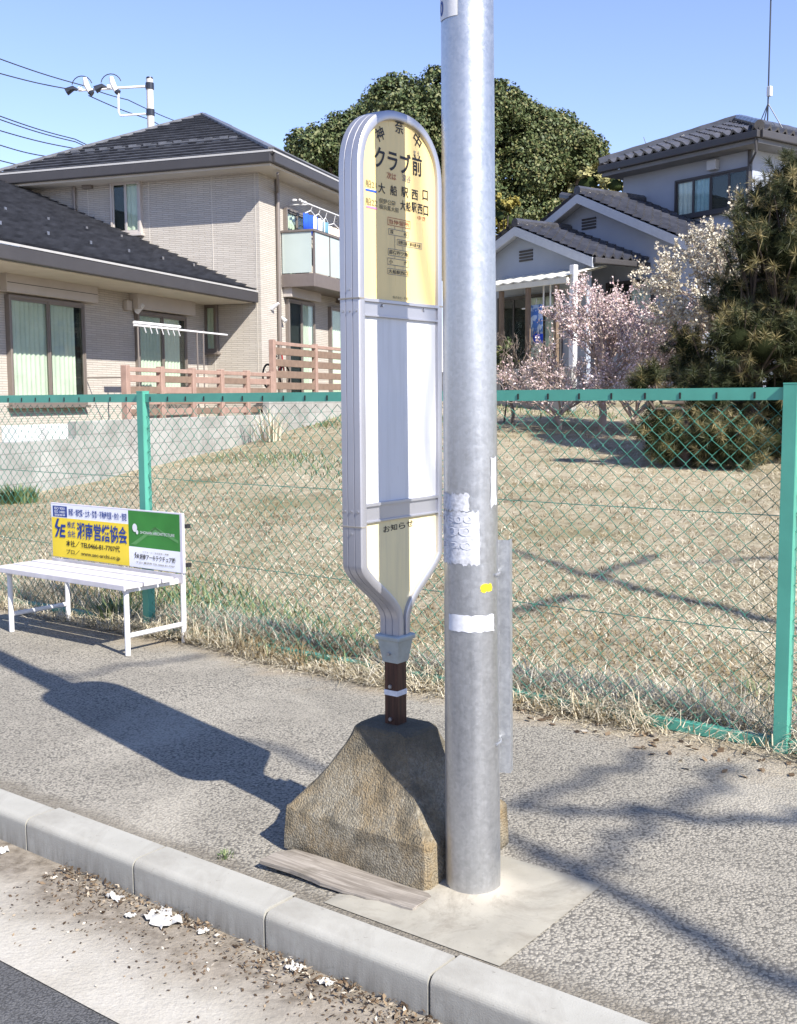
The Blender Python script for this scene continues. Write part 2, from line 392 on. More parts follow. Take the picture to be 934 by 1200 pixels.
# kerb stones, 0.6 m each with a mortar joint
joint_u = -2.235                               # a joint seen in the photo
prof = [(KERB_F, -.30)] + [(KERB_F+.026*(1-math.cos(a)), -.026+.026*math.sin(a)) for a in np.linspace(0, math.pi/2, 8)] + [ (KERB_B-.006, 0), (KERB_B, -.005), (KERB_B, -.30)]
first = True; kerb_me = None
mbk = MB(); L = .591
for sgn, u in ((0, -L/2), (1, L/2)):
    pass
vs = []; segs = 6
uu = [-L/2, -L/2+.004] + [-L/2 + L*i/segs for i in range(1, segs)] + [L/2-.004, L/2]
for iu, u in enumerate(uu):
    ins = 0
    for (k, z) in prof:
        k2 = k + (ins if k < (KERB_F+KERB_B)/2 else -ins); z2 = z - (ins if z > -.02 else 0)
        vs.append((u, k2, z2))
n = len(prof); fs = []
for i in range(len(uu)-1):
    for j in range(n-1): fs.append((i*n+j, (i+1)*n+j, (i+1)*n+j+1, i*n+j+1))
fs.append(tuple(range(n))); fs.append(tuple(range((len(uu)-1)*n+n-1, (len(uu)-1)*n-1, -1)))
kv = [tuple(kp(u, k, z)) for u, k, z in vs]
mbk.add(kv, fs)
k0 = mbk.build('kerb', M['kerb']); k0['kind'] = 'structure'
jj = joint_u + .3
for i in range(-14, 12):
    o = k0 if i == 0 else k0.copy()
    if i: scene.collection.objects.link(o)
    o.location = kp(jj + .6*i, 0, random.uniform(-.003, .002)); o['kind'] = 'structure'
sheet('kerb_mortar', *strip(-12, 9, KERB_F+.012, KERB_B-.008, -.012), M['mortar'])

# concrete pad round the pole with a mortar mound
POLE = Vector((.222, 3.262, 0))
A, B_, C_ = gp(388, 1053), gp(581, 1136), gp(706, 1037)
A = kp(A.dot(Vector((*KX,0))), KERB_B+.001); B_ = kp(B_.dot(Vector((*KX,0))), KERB_B+.001)
eu = (C_ - B_); D_ = A + eu; nn = 44; V = []
for j in range(nn+1):
    for i in range(nn+1):
        p = A + (B_-A)*(i/nn) + eu*(j/nn); r = (p - POLE).length
        q = (p - POLE); down = q.x*-KN[0] + q.y*-KN[1]; side = q.x*KX[0] + q.y*KX[1]
        edge = min(i, nn-i, j, nn-j)/nn
        hh = .006 + .024*math.exp(-(r/.14)**2)
        if down > 0: hh = max(hh, .006 + .024*math.exp(-(side/.08)**2) * max(0, 1 - (down/.30))**1.2)
        hh += .0012*math.sin(p.x*37)*math.sin(p.y*41) + random.uniform(-.0006,.0006)
        V.append((p.x, p.y, hh*min(1, edge*14) + .001))
fs = [(j*(nn+1)+i, j*(nn+1)+i+1, (j+1)*(nn+1)+i+1, (j+1)*(nn+1)+i) for j in range(nn) for i in range(nn)]
sheet('concrete_pad', V, fs, M['pad'], smooth=True)

# ------------------------------------------------------------------ bus stop
BC = Vector((-.013, 3.59, 0)); BE = Vector((.60, .80, 0)); BN = Vector((.80, -.60, 0))
BRZ = math.atan2(BE.y, BE.x)
bus = thing('bus_stop', 'tall aluminium bus stop sign with round top and cream panels on a flared concrete base', 'bus stop', BC, BRZ)
HD = .039                                      # half depth of the sign box
def face(px, py, off=0.0):                     # sign face coordinates (x, z) of a photo pixel
    p = hit(px, py, BC + BN*(HD+off), BN); q = p - BC
    return q.dot(BE), p.z
# concrete foot: square low band, then concave flare to the top
mb = MB(); rings = []
def rring(hx, hy, z, c):
    pts = []
    for sx, sy in ((1,1),(-1,1),(-1,-1),(1,-1)):
        a = [(sx*hx, sy*(hy-c), z), (sx*(hx-c), sy*hy, z)]
        if sx*sy < 0: a.reverse()
        pts += a
    # two extra points per side so the aggregate silhouette can wobble
    out = []
    for i, p in enumerate(pts):
        q = pts[(i+1) % 8]; out.append(p)
        if i % 2 == 1:
            for f in (.2, .4, .6, .8): out.append(tuple(p[k]+(q[k]-p[k])*f for k in range(3)))
    return out
levels = [(0,.236,.293,.022),(.012,.243,.301,.016),(.07,.240,.298,.013),(.143,.236,.294,.012),(.149,.233,.291,.011),(.157,.224,.281,.011)]
for i in range(1, 13):
    f = i/12; z = .157 + (.415-.157)*f; g = (1-f)**1.30
    levels.append((z, .088+.134*g, .118+.161*g, .011+.006*f))
levels += [(.425, .080, .108, .03), (.428, .05, .07, .03)]
n = None
for z, hx, hy, c in levels:
    r = rring(hx, hy, z, c); n = len(r)
    rings.append([(x*(1+random.uniform(-.005,.005)), y*(1+random.uniform(-.005,.005)), z2+random.uniform(-.002,.002) if 0 < z < .42 else z2) for x, y, z2 in r])
vs = [p for r in rings for p in r]; fs = []
for i in range(len(rings)-1):
    for j in range(n): fs.append((i*n+j, i*n+(j+1)%n, (i+1)*n+(j+1)%n, (i+1)*n+j))
fs += [tuple(range(n-1,-1,-1)), tuple(range((len(rings)-1)*n, len(rings)*n))]
mb.add(vs, fs)
bo_ = mb.build('base', M['base'], bus, smooth=True); bo_.data.set_sharp_from_angle(angle=R(24)); bo_['label'] = 'stained rough concrete base flaring outwards to the ground'
# dark wooden post, tape band, bolts
MB().box(-.026,.026,-.026,.026,.40,.66).build('post', M['post_wood'], bus, bevel=.003)
mb = MB(); zt = face(460, 816, -.01)[1]
mb.box(-.0272,.0272,-.0272,.0272, zt-.009, zt+.009)
pst = [o for o in bus.children if o.name.startswith('post')][0]
mb.build('reflective_band', M['tape'], pst, bevel=.001)
for zz in (.445, .555):
    for ax in (1,):
        m2 = MB()
        if ax == 0: m2.tube([(-.004,-.0315,zz),(-.004,-.038,zz)], [.0075,.006], 10)
        else: m2.tube([(-.0255,.002,zz),(-.031,.002,zz)], [.0075,.006], 10)
        m2.build('bolt', M['screw'], pst)
# cast collar
zc0, zc1 = face(455, 783)[1], face(455, 749)[1]
mb = MB(); cl = []
for z, a, b in ((zc0,.030,.031),(zc0+.012,.031,.033),(zc1-.02,.040,.043),(zc1-.018,.046,.049),(zc1-.006,.047,.050),(zc1,.042,.045),(zc1,.034,.036)):
    cl.append([(a,-b,z),(a,b,z),(-a,b,z),(-a,-b,z)])
vs = [p for r in cl for p in r]
fs = [(i*4+j, i*4+(j+1)%4, (i+1)*4+(j+1)%4, (i+1)*4+j) for i in range(len(cl)-1) for j in range(4)] + [(3,2,1,0), tuple(range(len(vs)-4, len(vs)))]
mb.add(vs, fs); collar = mb.build('collar', M['collar'], bus, bevel=.0025)
m2 = MB(); m2.tube([(-.032,.0,zc0+.03),(-.041,.0,zc0+.03)], .0055, 10)
m2.build('screw', M['screw'], collar)
# outline of the sign box
HW = .222; ZT = face(467, 130)[1]; HT = .205; ZS = ZT - HT
zk = face(470, 655)[1]; zn = zc1 - .004; HN = .034
out = []
for i in range(25):
    a = math.pi * i / 24; ca, sa = math.cos(a), math.sin(a)
    out.append((HW*math.copysign(abs(ca)**.88, ca), ZS + HT*sa**.88))
left = []
NL = 16
for i in range(1, NL+1):
    f = i / NL; g = f*f*(3-2*f); e = (1-f)
    z = zk + (zn+.05-zk)*f; xw = HN + (HW-HN)*(1 - g**.92)
    left.append((xw, z))
left.append((HN, zn))
outline = [(x, z) for x, z in reversed([(xw, z) for xw, z in left])] + [(HW, zk)] + [(HW, z) for z in (ZS-.9, ZS-.45) if z > zk] 
right_side = outline + out
poly = right_side + [(-x, z) for x, z in reversed(outline)]      # open at the neck, counter-clockwise
def offset(poly, d):
    res = []
    for i, p in enumerate(poly):
        a = Vector(poly[max(i-1,0)]); b = Vector(poly[min(i+1,len(poly)-1)]); t_ = (b-a).normalized()
        nrm = Vector((t_.y, -t_.x)); q = Vector(p) + nrm*d
        res.append((q.x, q.y))
    return res
sect = [(-HD+.012,-.030),(-HD,-.028),(-HD-.002,-.024),(-HD-.001,-.006),(-HD+.003,-.001),(-.0155,0),(-.0145,-.0025),(-.0125,-.0025),(-.0115,0),
        (.0115,0),(.0125,-.0025),(.0145,-.0025),(.0155,0),(HD-.003,-.001),(HD+.001,-.006),(HD+.002,-.024),(HD,-.028),(HD-.012,-.030)]
mb = MB(); np_ = len(poly); vs = []
for (y, d) in sect:
    dd = d if abs(d) < .02 else d
    for (x, z) in offset(poly, dd):
        x = max(min(x, 1), -1)
        vs.append((x, y, z))
fs = [(i*np_+j, i*np_+j+1, (i+1)*np_+j+1, (i+1)*np_+j) for i in range(len(sect)-1) for j in range(np_-1)]
mb.add(vs, fs)
frame = mb.build('sign_frame', M['alu'], bus, smooth=True)
# panels (each a closed thin sheet)
inner = offset(poly, -.026)
z1a, z1b = face(470, 355)[1], face(470, 373)[1]      # upper strip
z2a, z2b = face(470, 587)[1], face(470, 607)[1]      # lower strip
def clip(poly, lo, hi):
    P = list(poly)
    for sign, lim in ((1, lo), (-1, hi)):
        Q = []
        for i in range(len(P)):
            a, b = P[i], P[(i+1) % len(P)]
            ia, ib = sign*(a[1]-lim) >= 0, sign*(b[1]-lim) >= 0
            if ia: Q.append(a)
            if ia != ib:
                f = (lim-a[1])/(b[1]-a[1]); Q.append((a[0]+(b[0]-a[0])*f, lim))
        P = Q
    return P
inner_c = [p for p in inner]
# keep the two inner edges from crossing at the narrow neck
inner_c = [(max(x, .004) if i < np_/2 else min(x, -.004), z) for i, (x, z) in enumerate(inner_c)]
FY = -HD + .010
MB().prism(clip(inner_c, z1a-.002, 9), 'y', FY, HD-.010).build('name_panel', M['cream'], bus)
MB().prism(clip(inner_c, z2b+.002, z1b+.002), 'y', FY, HD-.010).build('timetable_panel', M['white_ac'], bus)
MB().prism(clip(inner_c, -9, z2a-.002), 'y', FY, HD-.010).build('notice_panel', M['cream_low'], bus)
for za, zb in ((z1b, z1a), (z2b, z2a)):
    m2 = MB(); w = HW-.026
    m2.box(-w, w, FY-.004, FY+.01, za, zb); m2.box(-w, w, FY-.010, FY, za-.002, za+.004); m2.box(-w, w, FY-.012, FY, zb-.006, zb+.004)
    st_ = m2.build('cross_strip', M['alu'], bus, bevel=.001)
    if za == z1b:
        for xs in (-.10, .12):
            m3 = MB(); m3.tube([(xs, FY-.003, zb-.014),(xs, FY-.009, zb-.014)], .005, 8); m3.build('screw', M['screw'], st_)
# seams across the side of the frame and its rivets
for z in (z1a+.002, z2b-.012):
    for s in (-1, 1):
        m2 = MB(); m2.box(s*(HW-.022), s*(HW+.0018), -HD-.0026, HD+.0026, z-.0022, z+.0022); m2.build('seam', M['ink_grey'], frame)
for z in (z1a-.035, z2b+.035, z1a+.03, z2b-.035):
    for y in ((-.026, 0, .026) if z in (z1a-.035, z2b+.035) else (0,)):
        for s in (-1, 1):
            m2 = MB(); m2.tube([(s*(HW-.003), y, z), (s*(HW+.003), y, z)], .0042, 8); m2.build('rivet', M['screw'], frame)
# lettering
INKS = ['ink','ink_grey','ink_red','ink_olive','ink_blue','ink_pink']; IK = {k: i for i, k in enumerate(INKS)}
lt = MB(); TY = FY - .0012
def tx(body, xa, ya, xb, yb, hpx, ink='ink', bold=0.0, rot=0.0):
    a, b = face(xa, ya), face(xb, yb); cx = (a[0]+b[0])/2; cz = (a[1]+b[1])/2
    hz = hpx * 3.55 / F
    put_text(lt, body, cx, cz, b[0]-a[0], hz, TY, IK[ink], bold, rot)
tx('神', 443, 155, 453, 158, 15, 'ink', .012, .5); tx('奈', 465.5, 147, 476, 149.5, 15, 'ink', .012); tx('中', 487, 163, 496.5, 166, 15, 'ink', .012, -.6)
tx('クラブ', 441.5, 183, 484, 192, 24, 'ink', .02); tx('前', 486, 191, 497, 196, 24, 'ink', .015)
tx('まえ', 487, 178, 495, 181, 6, 'ink_grey')
tx('次は', 456, 205, 467, 207, 8, 'ink_red', .01); tx('深谷', 474, 208, 484, 210, 8, 'ink_grey', .01)
tx('船21', 431, 213.5, 444, 217, 8.5, 'ink_olive', .01)
for ch, xa, ya, xb in (('大',446,219,454),('船',460,222,468),('駅',473,224,481),('西',485,227,492.5),('口',498,227.5,504)): tx(ch, xa, ya, xb, ya+2, 11.5, 'ink', .012)
tx('船22', 431, 234.5, 445, 238, 8.5, 'ink_olive', .01)
tx('俣野公園', 447, 234, 466, 239, 5.8, 'ink_olive', .015); tx('横浜薬大前', 447, 241, 470, 246.5, 5.8, 'ink_olive', .015)
for ch, xa, ya, xb in (('大',472,239.5,478),('船',478.5,241,484),('駅',485,242,491),('西',492,244,498),('口',499,246,504.5)): tx(ch, xa, ya, xb, ya+1.5, 11.5, 'ink', .015)
tx('ゆき', 492, 254, 501.5, 257, 5, 'ink_red')
def bar(x0p, y0p, x1p, wpx, ink):
    a, b = face(x0p, y0p), face(x1p, y0p); h = wpx*3.55/F
    quad(lt, a[0], b[0], a[1]-h/2, a[1]+h/2, TY, IK[ink])
bar(431, 221.5, 444, 2.2, 'ink_blue'); bar(432, 241.5, 444.5, 2.2, 'ink_pink')
def boxed(body, xa, xb, yt, yb, ink='ink'):
    a = face(xa, (yt+yb)/2); b = face(xb, (yt+yb)/2); h = (yb-yt)*3.55/F; m_ = 'ink_grey' if ink == 'ink' else ink
    zc = (a[1]+face(xb,(yt+yb)/2+3)[1])/2
    frame_rect(lt, a[0], b[0], zc-h/2, zc+h/2, .0018, TY, IK[m_])
    w = b[0]-a[0]
    if len(body) == 2:
        put_text(lt, body[0], a[0]+w*.16, zc, w*.17, h*.62, TY, IK[ink], .01); put_text(lt, body[1], b[0]-w*.16, zc, w*.17, h*.62, TY, IK[ink], .01)
    else: put_text(lt, body, (a[0]+b[0])/2, zc, w*.9, h*.62, TY, IK[ink], .01)
    return a[0], b[0], zc-h/2, zc+h/2
B1 = boxed('当停留所', 457, 483.5, 255, 264, 'ink_red'); B2 = boxed('深谷', 458, 481.5, 268, 275)
B3 = boxed('俣野公園・横浜薬大前', 468, 497, 281, 288); B4 = boxed('原宿四ツ角', 457.5, 481.5, 291, 299)
B5 = boxed('小雀', 457, 481.5, 302, 310); B6 = boxed('大船駅西口', 457, 481.5, 314, 321)
xv = B4[0] + (B4[1]-B4[0])*.33
for za, zb in ((B2[3], B1[2]), (B4[3], B2[2]), (B5[3], B4[2]), (B6[3], B5[2])): quad(lt, xv-.0009, xv+.0009, za, zb, TY, IK['ink_grey'])
xv2 = B4[0] + (B4[1]-B4[0])*.72
for za, zb in ((B2[3], B1[2]), (B4[3], B3[2]), (B5[3], B4[2]), (B6[3], B5[2])): quad(lt, xv2-.0007, xv2+.0007, za, zb, TY, IK['ink_grey'])
tx('株式会社・平成', 463, 348, 481, 350, 3.2, 'ink_olive')
for ch, xa, ya in (('お',452,620.5),('知',460.5,618.5),('ら',470,616.5),('せ',479,614)): tx(ch, xa, ya, xa+7.5, ya-.8, 7.5, 'ink', .012)
lt.build('lettering', [M[k] for k in INKS], bus)

# plank wedged at the foot of the base
a = gp(305, 1013, .012); b = gp(487, 1066, .012); dirp = (b-a).normalized()
plank = MB(); Lp = (b-a).length; npk = 14; vs = []
for i in range(npk+1):
    f = i/npk; wv = .006*math.sin(f*9) + random.uniform(-.003,.003)
    w0 = -.012 + wv; w1 = .125 + .01*math.sin(f*5) - (.05 if i == 0 else 0)
    lift = .012 + .016*(1-f)**2
    for (y, z) in ((w0, lift-.010), (w1, lift-.012), (w1, lift+.002), (w0, lift+.004+.003*math.sin(f*7))):
        vs.append((f*Lp + (random.uniform(-.008,.008) if i in (0,npk) else 0), y, z))
fs = [(i*4+j, i*4+(j+1)%4, (i+1)*4+(j+1)%4, (i+1)*4+j) for i in range(npk) for j in range(4)] + [(0,1,2,3), (npk*4+3, npk*4+2, npk*4+1, npk*4)]
plank.add(vs, fs)
o = plank.build('wooden_plank', M['plank'], bevel=.0015, seg=1); o.location = (a.x, a.y, 0); o.rotation_euler.z = math.atan2(dirp.y, dirp.x)
tag(o, 'grey weathered split plank lying under the edge of the concrete base', 'plank')

# ------------------------------------------------------------------ galvanised pole
pole = thing('galvanised_pole', 'thick galvanised steel pole with torn stickers standing on the concrete pad', 'pole', POLE)
pole.rotation_euler.y = -.0075
def prad(z): return .0838 - .0036*z
m2 = MB(); zs = [-.1, .06, .5, 1, 1.5, 2, 2.5, 3, 4, 5, 6, 7]
m2.tube([(0,0,z) for z in zs], [prad(z) for z in zs], 64); m2.build('pole_tube', M['galv'], pole, smooth=True)
m2 = MB(); m2.tube([(0,0,7.0),(0,0,7.03),(0,0,7.06)], [.066,.066,.03], 32); m2.build('pole_cap', M['galv_dark'], pole, smooth=True)
ang0 = math.atan2(-POLE.y, -POLE.x)            # towards the road side that faces the camera
def on_pole(name, m, pxa, pxb, pya, pyb, off=.0012, rag=0, n=16, parent=pole, shape=None):
    """thin sticker wrapped on the tube between photo columns pxa..pxb (relative to the tube edges) and rows"""
    zc = .5*(1.5-(pya-469)/F*3.19 + 1.5-(pyb-469)/F*3.19)
    z0 = 1.5-(pyb-469)/F*3.19; z1 = 1.5-(pya-469)/F*3.19
    def th(px):
        f = max(-.995, min(.995, (px - 551.5)/30.5)); return ang0 + math.asin(f)
    t0, t1 = th(pxa), th(pxb); r = prad(zc) + off; rows = 8; vs = []
    for j in range(rows+1):
        for i in range(n+1):
            f = i/n; g = j/rows
            tt = t0 + (t1-t0)*f; zz = z0 + (z1-z0)*g
            if rag:
                if i in (0, n): tt += random.uniform(-rag, rag)*.12
                if j in (0, rows): zz += random.uniform(-rag, rag)*.02
            rr = prad(zz) + off
            vs.append((rr*math.cos(tt), rr*math.sin(tt), zz))
    fs = [(j*(n+1)+i, j*(n+1)+i+1, (j+1)*(n+1)+i+1, (j+1)*(n+1)+i) for j in range(rows) for i in range(n)]
    o = npmesh(name, vs, fs, m, parent=parent, smooth=True)
    return o, (t0, t1, z0, z1)
def wrap_text(body, t0, t1, zc, h, m, parent, bold=.02, off=.0028):
    V, Fs = text_faces(body, bold)
    xs = [v[0] for v in V]; ys = [v[1] for v in V]; a, b, c, d = min(xs), max(xs), min(ys), max(ys); vs = []
    for v in V:
        tt = t0 + (t1-t0)*(v[0]-a)/(b-a); z = zc + h*((v[1]-c)/(d-c)-.5); r = prad(z)+off
        vs.append((r*math.cos(tt), r*math.sin(tt), z))
    q = MB(); q.add(vs, Fs); return q.build('lettering', m, parent)
pl, (t0, t1, z0, z1) = on_pole('number_plate', M['white_paint'], 500, 541, -60, 40, .002)
pl['label'] = 'white number plate with navy characters, cut by the top edge'
wrap_text('県道線', ang0-1.6, ang0-.52, 1.5+(469-7)/F*3.19, .026, M['ink_navy'], pl, .03)
wrap_text('0', ang0-1.35, ang0-1.05, 1.5+(469-27)/F*3.19, .042, M['ink_navy'], pl, .03)
on_pole('torn_sticker', M['sticker_res'], 519, 550, 582, 602, .0012, .25, n=28)
s_, (t0, t1, z0, z1) = on_pole('torn_sticker', M['sticker_res'], 519, 561, 603, 666, .0012, .25, n=30)
M['ghost'] = simple('ghost_print', (.52, .53, .58), .75, 0, .1, 30)
for row, (bd, py, hp) in enumerate((('0800', 612, 9), ('100', 626, 12), ('820', 643, 10))):
    wrap_text(bd, t0+.1, t1-.2, 1.5-(py-469)/F*3.19, hp/F*3.19, M['ghost'], s_, .03)
on_pole('yellow_spot', M['sticker_y'], 562, 574, 690, 699, .0016, .2, n=6)
on_pole('white_tape', M['tape'], 527, 576, 727, 747, .0018, .15)
on_pole('white_tape', M['sticker_res'], 574, 580, 540, 598, .0014, .3, n=4)
# channel strapped to the back of the pole
m2 = MB(); cz0, cz1 = .36, 1.075
chx = Vector((.100, .036, 0))
w, d_, th_ = .046, .034, .003
m2.box(-w/2, w/2, -d_/2, -d_/2+th_, cz0, cz1); m2.box(-w/2, -w/2+th_, -d_/2+th_, d_/2, cz0, cz1); m2.box(w/2-th_, w/2, -d_/2+th_, d_/2, cz0, cz1)
ch = m2.build('cable_channel', M['galv_dark'], pole, loc=chx); ch.rotation_euler.z = R(-18)
for z in (.47, .98):
    r = prad(z)+.004; m3 = MB()
    m3.tube([(r*math.cos(a), r*math.sin(a), z) for a in np.linspace(ang0+1.0, ang0+math.pi+.35, 12)] + [(chx.x-.02, chx.y+.022, z)], .004, 6)
    m3.build('strap', M['galv_dark'], pole, smooth=True)

# ------------------------------------------------------------------ fence
FD = Vector((KX[0], KX[1], 0)); fu = lambda px, py: gp(px, py).dot(FD)
ur = gp(916, 880).dot(FD); ul = gp(175, 740).dot(FD); sp = (ur-ul)/2
FH = 1.545
fo = kp(ul, FENCE_K); frz = math.atan2(FD.y, FD.x)
fence = thing('chain_link_fence', 'green chain link fence along the back of the sidewalk in front of the lot', 'fence', fo, frz)
posts = [i*sp for i in range(-2, 4)]
for i, x in enumerate(posts):
    m2 = MB(); w = .029
    m2.box(x-w, x+w, -.028, -.024, -.05, FH); m2.box(x-w, x-w+.004, -.024, .028, -.05, FH); m2.box(x+w-.004, x+w, -.024, .028, -.05, FH); m2.box(x-w, x+w, .004, .008, -.05, FH-.01)
    m2.box(x-w-.001, x+w+.001, -.029, .029, FH, FH+.006)
    m2.build('post', M['fence'], fence, bevel=.0012, seg=1)
for i in range(len(posts)-1):
    a, b = posts[i]+.03, posts[i+1]-.03
    m2 = MB(); zt = FH-.012
    m2.box(a, b, -.006, -.002, zt-.052, zt); m2.box(a, b, -.002, .04, zt-.004, zt); hk = m2
    m2 = MB(); m2.box(a, b, -.006, -.002, .002, .05); m2.box(a, b, -.002, .035, .046, .05); m2.build('bottom_rail', M['fence'], fence, bevel=.001, seg=1)
    nh = int((b-a)/.165)
    for k in range(nh+1):
        x = a + .05 + k*.165
        if x < b-.01: hk.box(x-.004, x+.004, -.0095, -.0055, zt-.045, zt-.018, 1)
    hk.build('top_rail', [M['fence'], M['black_rub']], fence)
    # woven wire: zigzags that interlock
    pitch = .040; nW = int((b-a)/pitch); V = []; Fq = []; off = 0
    h2 = .0375; zs = np.arange(.04, FH-.05, h2); nz = len(zs); r = .0024
    for wv in range(nW+1):
        x0 = a + wv*pitch
        if x0 > b: break
        par = (np.arange(nz) + wv) % 2; xx = x0 + np.where(par == 0, 0, pitch*1.03); xx = np.minimum(xx, b+.02)
        xx = xx + rng.normal(0, .0018, nz); yy = np.where(par == 0, -.0022, .0022) + .004
        zz = zs + rng.normal(0, .0012, nz)
        P = np.stack([xx, yy, zz], -1)
        q = np.array([[r,0,0],[-r*.5,r*.87,0],[-r*.5,-r*.87,0]])
        ring = (P[:,None,:] + q[None]).reshape(-1,3); V.append(ring)
        base = off + np.arange(nz-1)*3
        for k in range(3):
            k2 = (k+1) % 3
            Fq.append(np.stack([base+k, base+k2, base+3+k2, base+3+k], -1))
        off += nz*3
    mesh = npmesh('wire_mesh', np.concatenate(V), np.concatenate(Fq), M['wire'], parent=fence)
    for z in (.50, 1.0):
        m2 = MB(); m2.tube([(a, .008, z), ((a+b)/2, .008, z-.004), (b, .008, z)], .0021, 5); m2.build('tension_wire', M['wire'], fence)

# ------------------------------------------------------------------ bench with advertisement board
b0, b1, b2 = gp(14, 740), gp(150, 768), gp(214, 752)
bx = Vector((b1-b0)).normalized(); by = Vector((-bx.y, bx.x, 0))
LB = (b1-b0).length; DB = (b2-b1).dot(by)
bench = thing('bench', 'white slatted bench with a yellow and green advertisement board as its backrest', 'bench', b0, math.atan2(bx.y, bx.x))
SH = .43; rl = .017
for x in (.0, LB):
    for y in (0, DB):
        m2 = MB(); top = SH-.03 if y == 0 else .80
        m2.tube([(x,y,0),(x,y,top)], rl, 10); m2.build('leg', M['white_paint'], bench, smooth=True)
    m2 = MB(); m2.tube([(x,rl,.115),(x,DB-rl,.115)], .015, 8); m2.build('stretcher', M['white_paint'], bench, smooth=True)
    m2 = MB(); m2.box(x-.014, x+.014, -.02, DB, SH-.056, SH-.026); m2.build('seat_bracket', M['white_paint'], bench, bevel=.003)
x0, x1 = -.09, LB+.06
yy = -.05
for k, w in enumerate((.125, .125, .085)):
    m2 = MB(); m2.box(x0, x1, yy, yy+w, SH-.026, SH-.002 + .002*k); m2.build('seat_slat', M['bench_slat'], bench, bevel=.004); yy += w+.014
m2 = MB(); m2.box(x0, x1, -.062, -.050, SH-.034, SH-.002); m2.build('seat_edge', M['bench_slat'], bench, bevel=.003)
# board: location from the photo on the plane of the back legs
bo = b0 + by*(DB-.025)
def bf(px, py):
    p = hit(px, py, bo, by); q = p - b0; return q.dot(bx), p.z
lx0, zt0 = bf(62, 588); lx1, zt1 = bf(216, 602); _, zb0 = bf(62, 650); _, zb1 = bf(216, 673)
ZT_, ZB_ = (zt0+zt1)/2, (zb0+zb1)/2
y_b = DB-.045
m2 = MB(); m2.box(lx0, lx1, y_b, y_b+.02, ZB_, ZT_); board = m2.build('advert_board', M['board_alu'], bench, bevel=.003)
m2 = MB(); m2.box(lx0, lx1, y_b-.004, y_b-.001, ZB_-.062, ZB_-.006); m2.build('back_slat', M['bench_slat'], bench, bevel=.002)
for z in (ZT_-.08, ZB_+.05):
    m2 = MB(); m2.box(lx1-.004, lx1+.02, y_b+.02, y_b+.05, z-.012, z+.012); m2.build('board_clamp', M['black_rub'], board)
ADS = ['ad_white','ad_yellow','ad_green','ink_navy','ink','white_paint','ad_green_pale','ink_grey']; AK = {k: i for i, k in enumerate(ADS)}
ad = MB(); ya = y_b-.0012; ym = y_b-.0024; yt_ = y_b-.0036
W = lx1-lx0; H = ZT_-ZB_; e_ = .008
def U(f): return lx0 + e_ + (W-.03)*f
def Vv(f): return ZT_ - e_ - (H-.012)*f
sx_ = .625
quad(ad, U(0), U(sx_), Vv(.25), Vv(0), ya, AK['ad_white']); quad(ad, U(0), U(sx_), Vv(1), Vv(.25), ya, AK['ad_yellow'])
quad(ad, U(sx_), U(1), Vv(.64), Vv(0), ya, AK['ad_green']); quad(ad, U(sx_), U(1), Vv(1), Vv(.64), ya, AK['ad_white'])
def at(body, u0, u1, v0, v1, m, bold=0.01):
    put_text(ad, body, (U(u0)+U(u1))/2, (Vv(v0)+Vv(v1))/2, U(u1)-U(u0), Vv(v0)-Vv(v1), yt_, AK[m], bold)
quad(ad, U(.015), U(.135), Vv(.235), Vv(.03), ym, AK['ink_navy'])
at('ISO 9001', .03, .12, .05, .10, 'ad_white'); at('ISO 14001', .03, .12, .115, .165, 'ad_white'); at('認証取得', .03, .12, .18, .22, 'ad_white')
at('新築・増改築・土木・防音・不動産売買・仲介・管理', .15, .615, .06, .20, 'ink_navy', .014)
def logo(u0, v0, u1, v1, letters):            # angular two-letter mark
    def pg(pts):
        ad.add([(U(u0+(u1-u0)*a), yt_, Vv(v0+(v1-v0)*b)) for a, b in pts], [tuple(range(len(pts)))], AK['ink_navy' if letters == 'SE' else 'ink'])
    pg([(.30,0),(.48,0),(.30,.38),(.10,.38)]); pg([(.10,.38),(.30,.38),(.48,.52),(.40,.62),(.10,.50)]) ; pg([(.40,.45),(.55,.45),(.25,1),(.05,1)])
    if letters == 'SE':
        pg([(.62,.30),(1,.30),(1,.45),(.58,.45)]); pg([(.56,.58),(.93,.58),(.93,.72),(.53,.72)]); pg([(.50,.86),(.95,.86),(.95,1),(.46,1)]); pg([(.58,.45),(.72,.45),(.60,.86),(.46,.86)])
    else:
        pg([(.72,.25),(.84,.25),(.62,1),(.5,1)]); pg([(.78,.25),(.9,.25),(1,1),(.88,1)]); pg([(.66,.66),(.9,.66),(.92,.78),(.63,.78)])
logo(.02, .27, .12, .62, 'SE')
at('株式', .135, .20, .305, .43, 'ink_navy'); at('会社', .135, .20, .47, .60, 'ink_navy')
at('湘南営繕協会', .215, .615, .30, .62, 'ink_navy', .022)
at('本社／ TEL0466-81-7707代', .12, .555, .66, .78, 'ink', .015)
at('プロ／ www.sec-archi.co.jp', .12, .555, .83, .94, 'ink', .008)
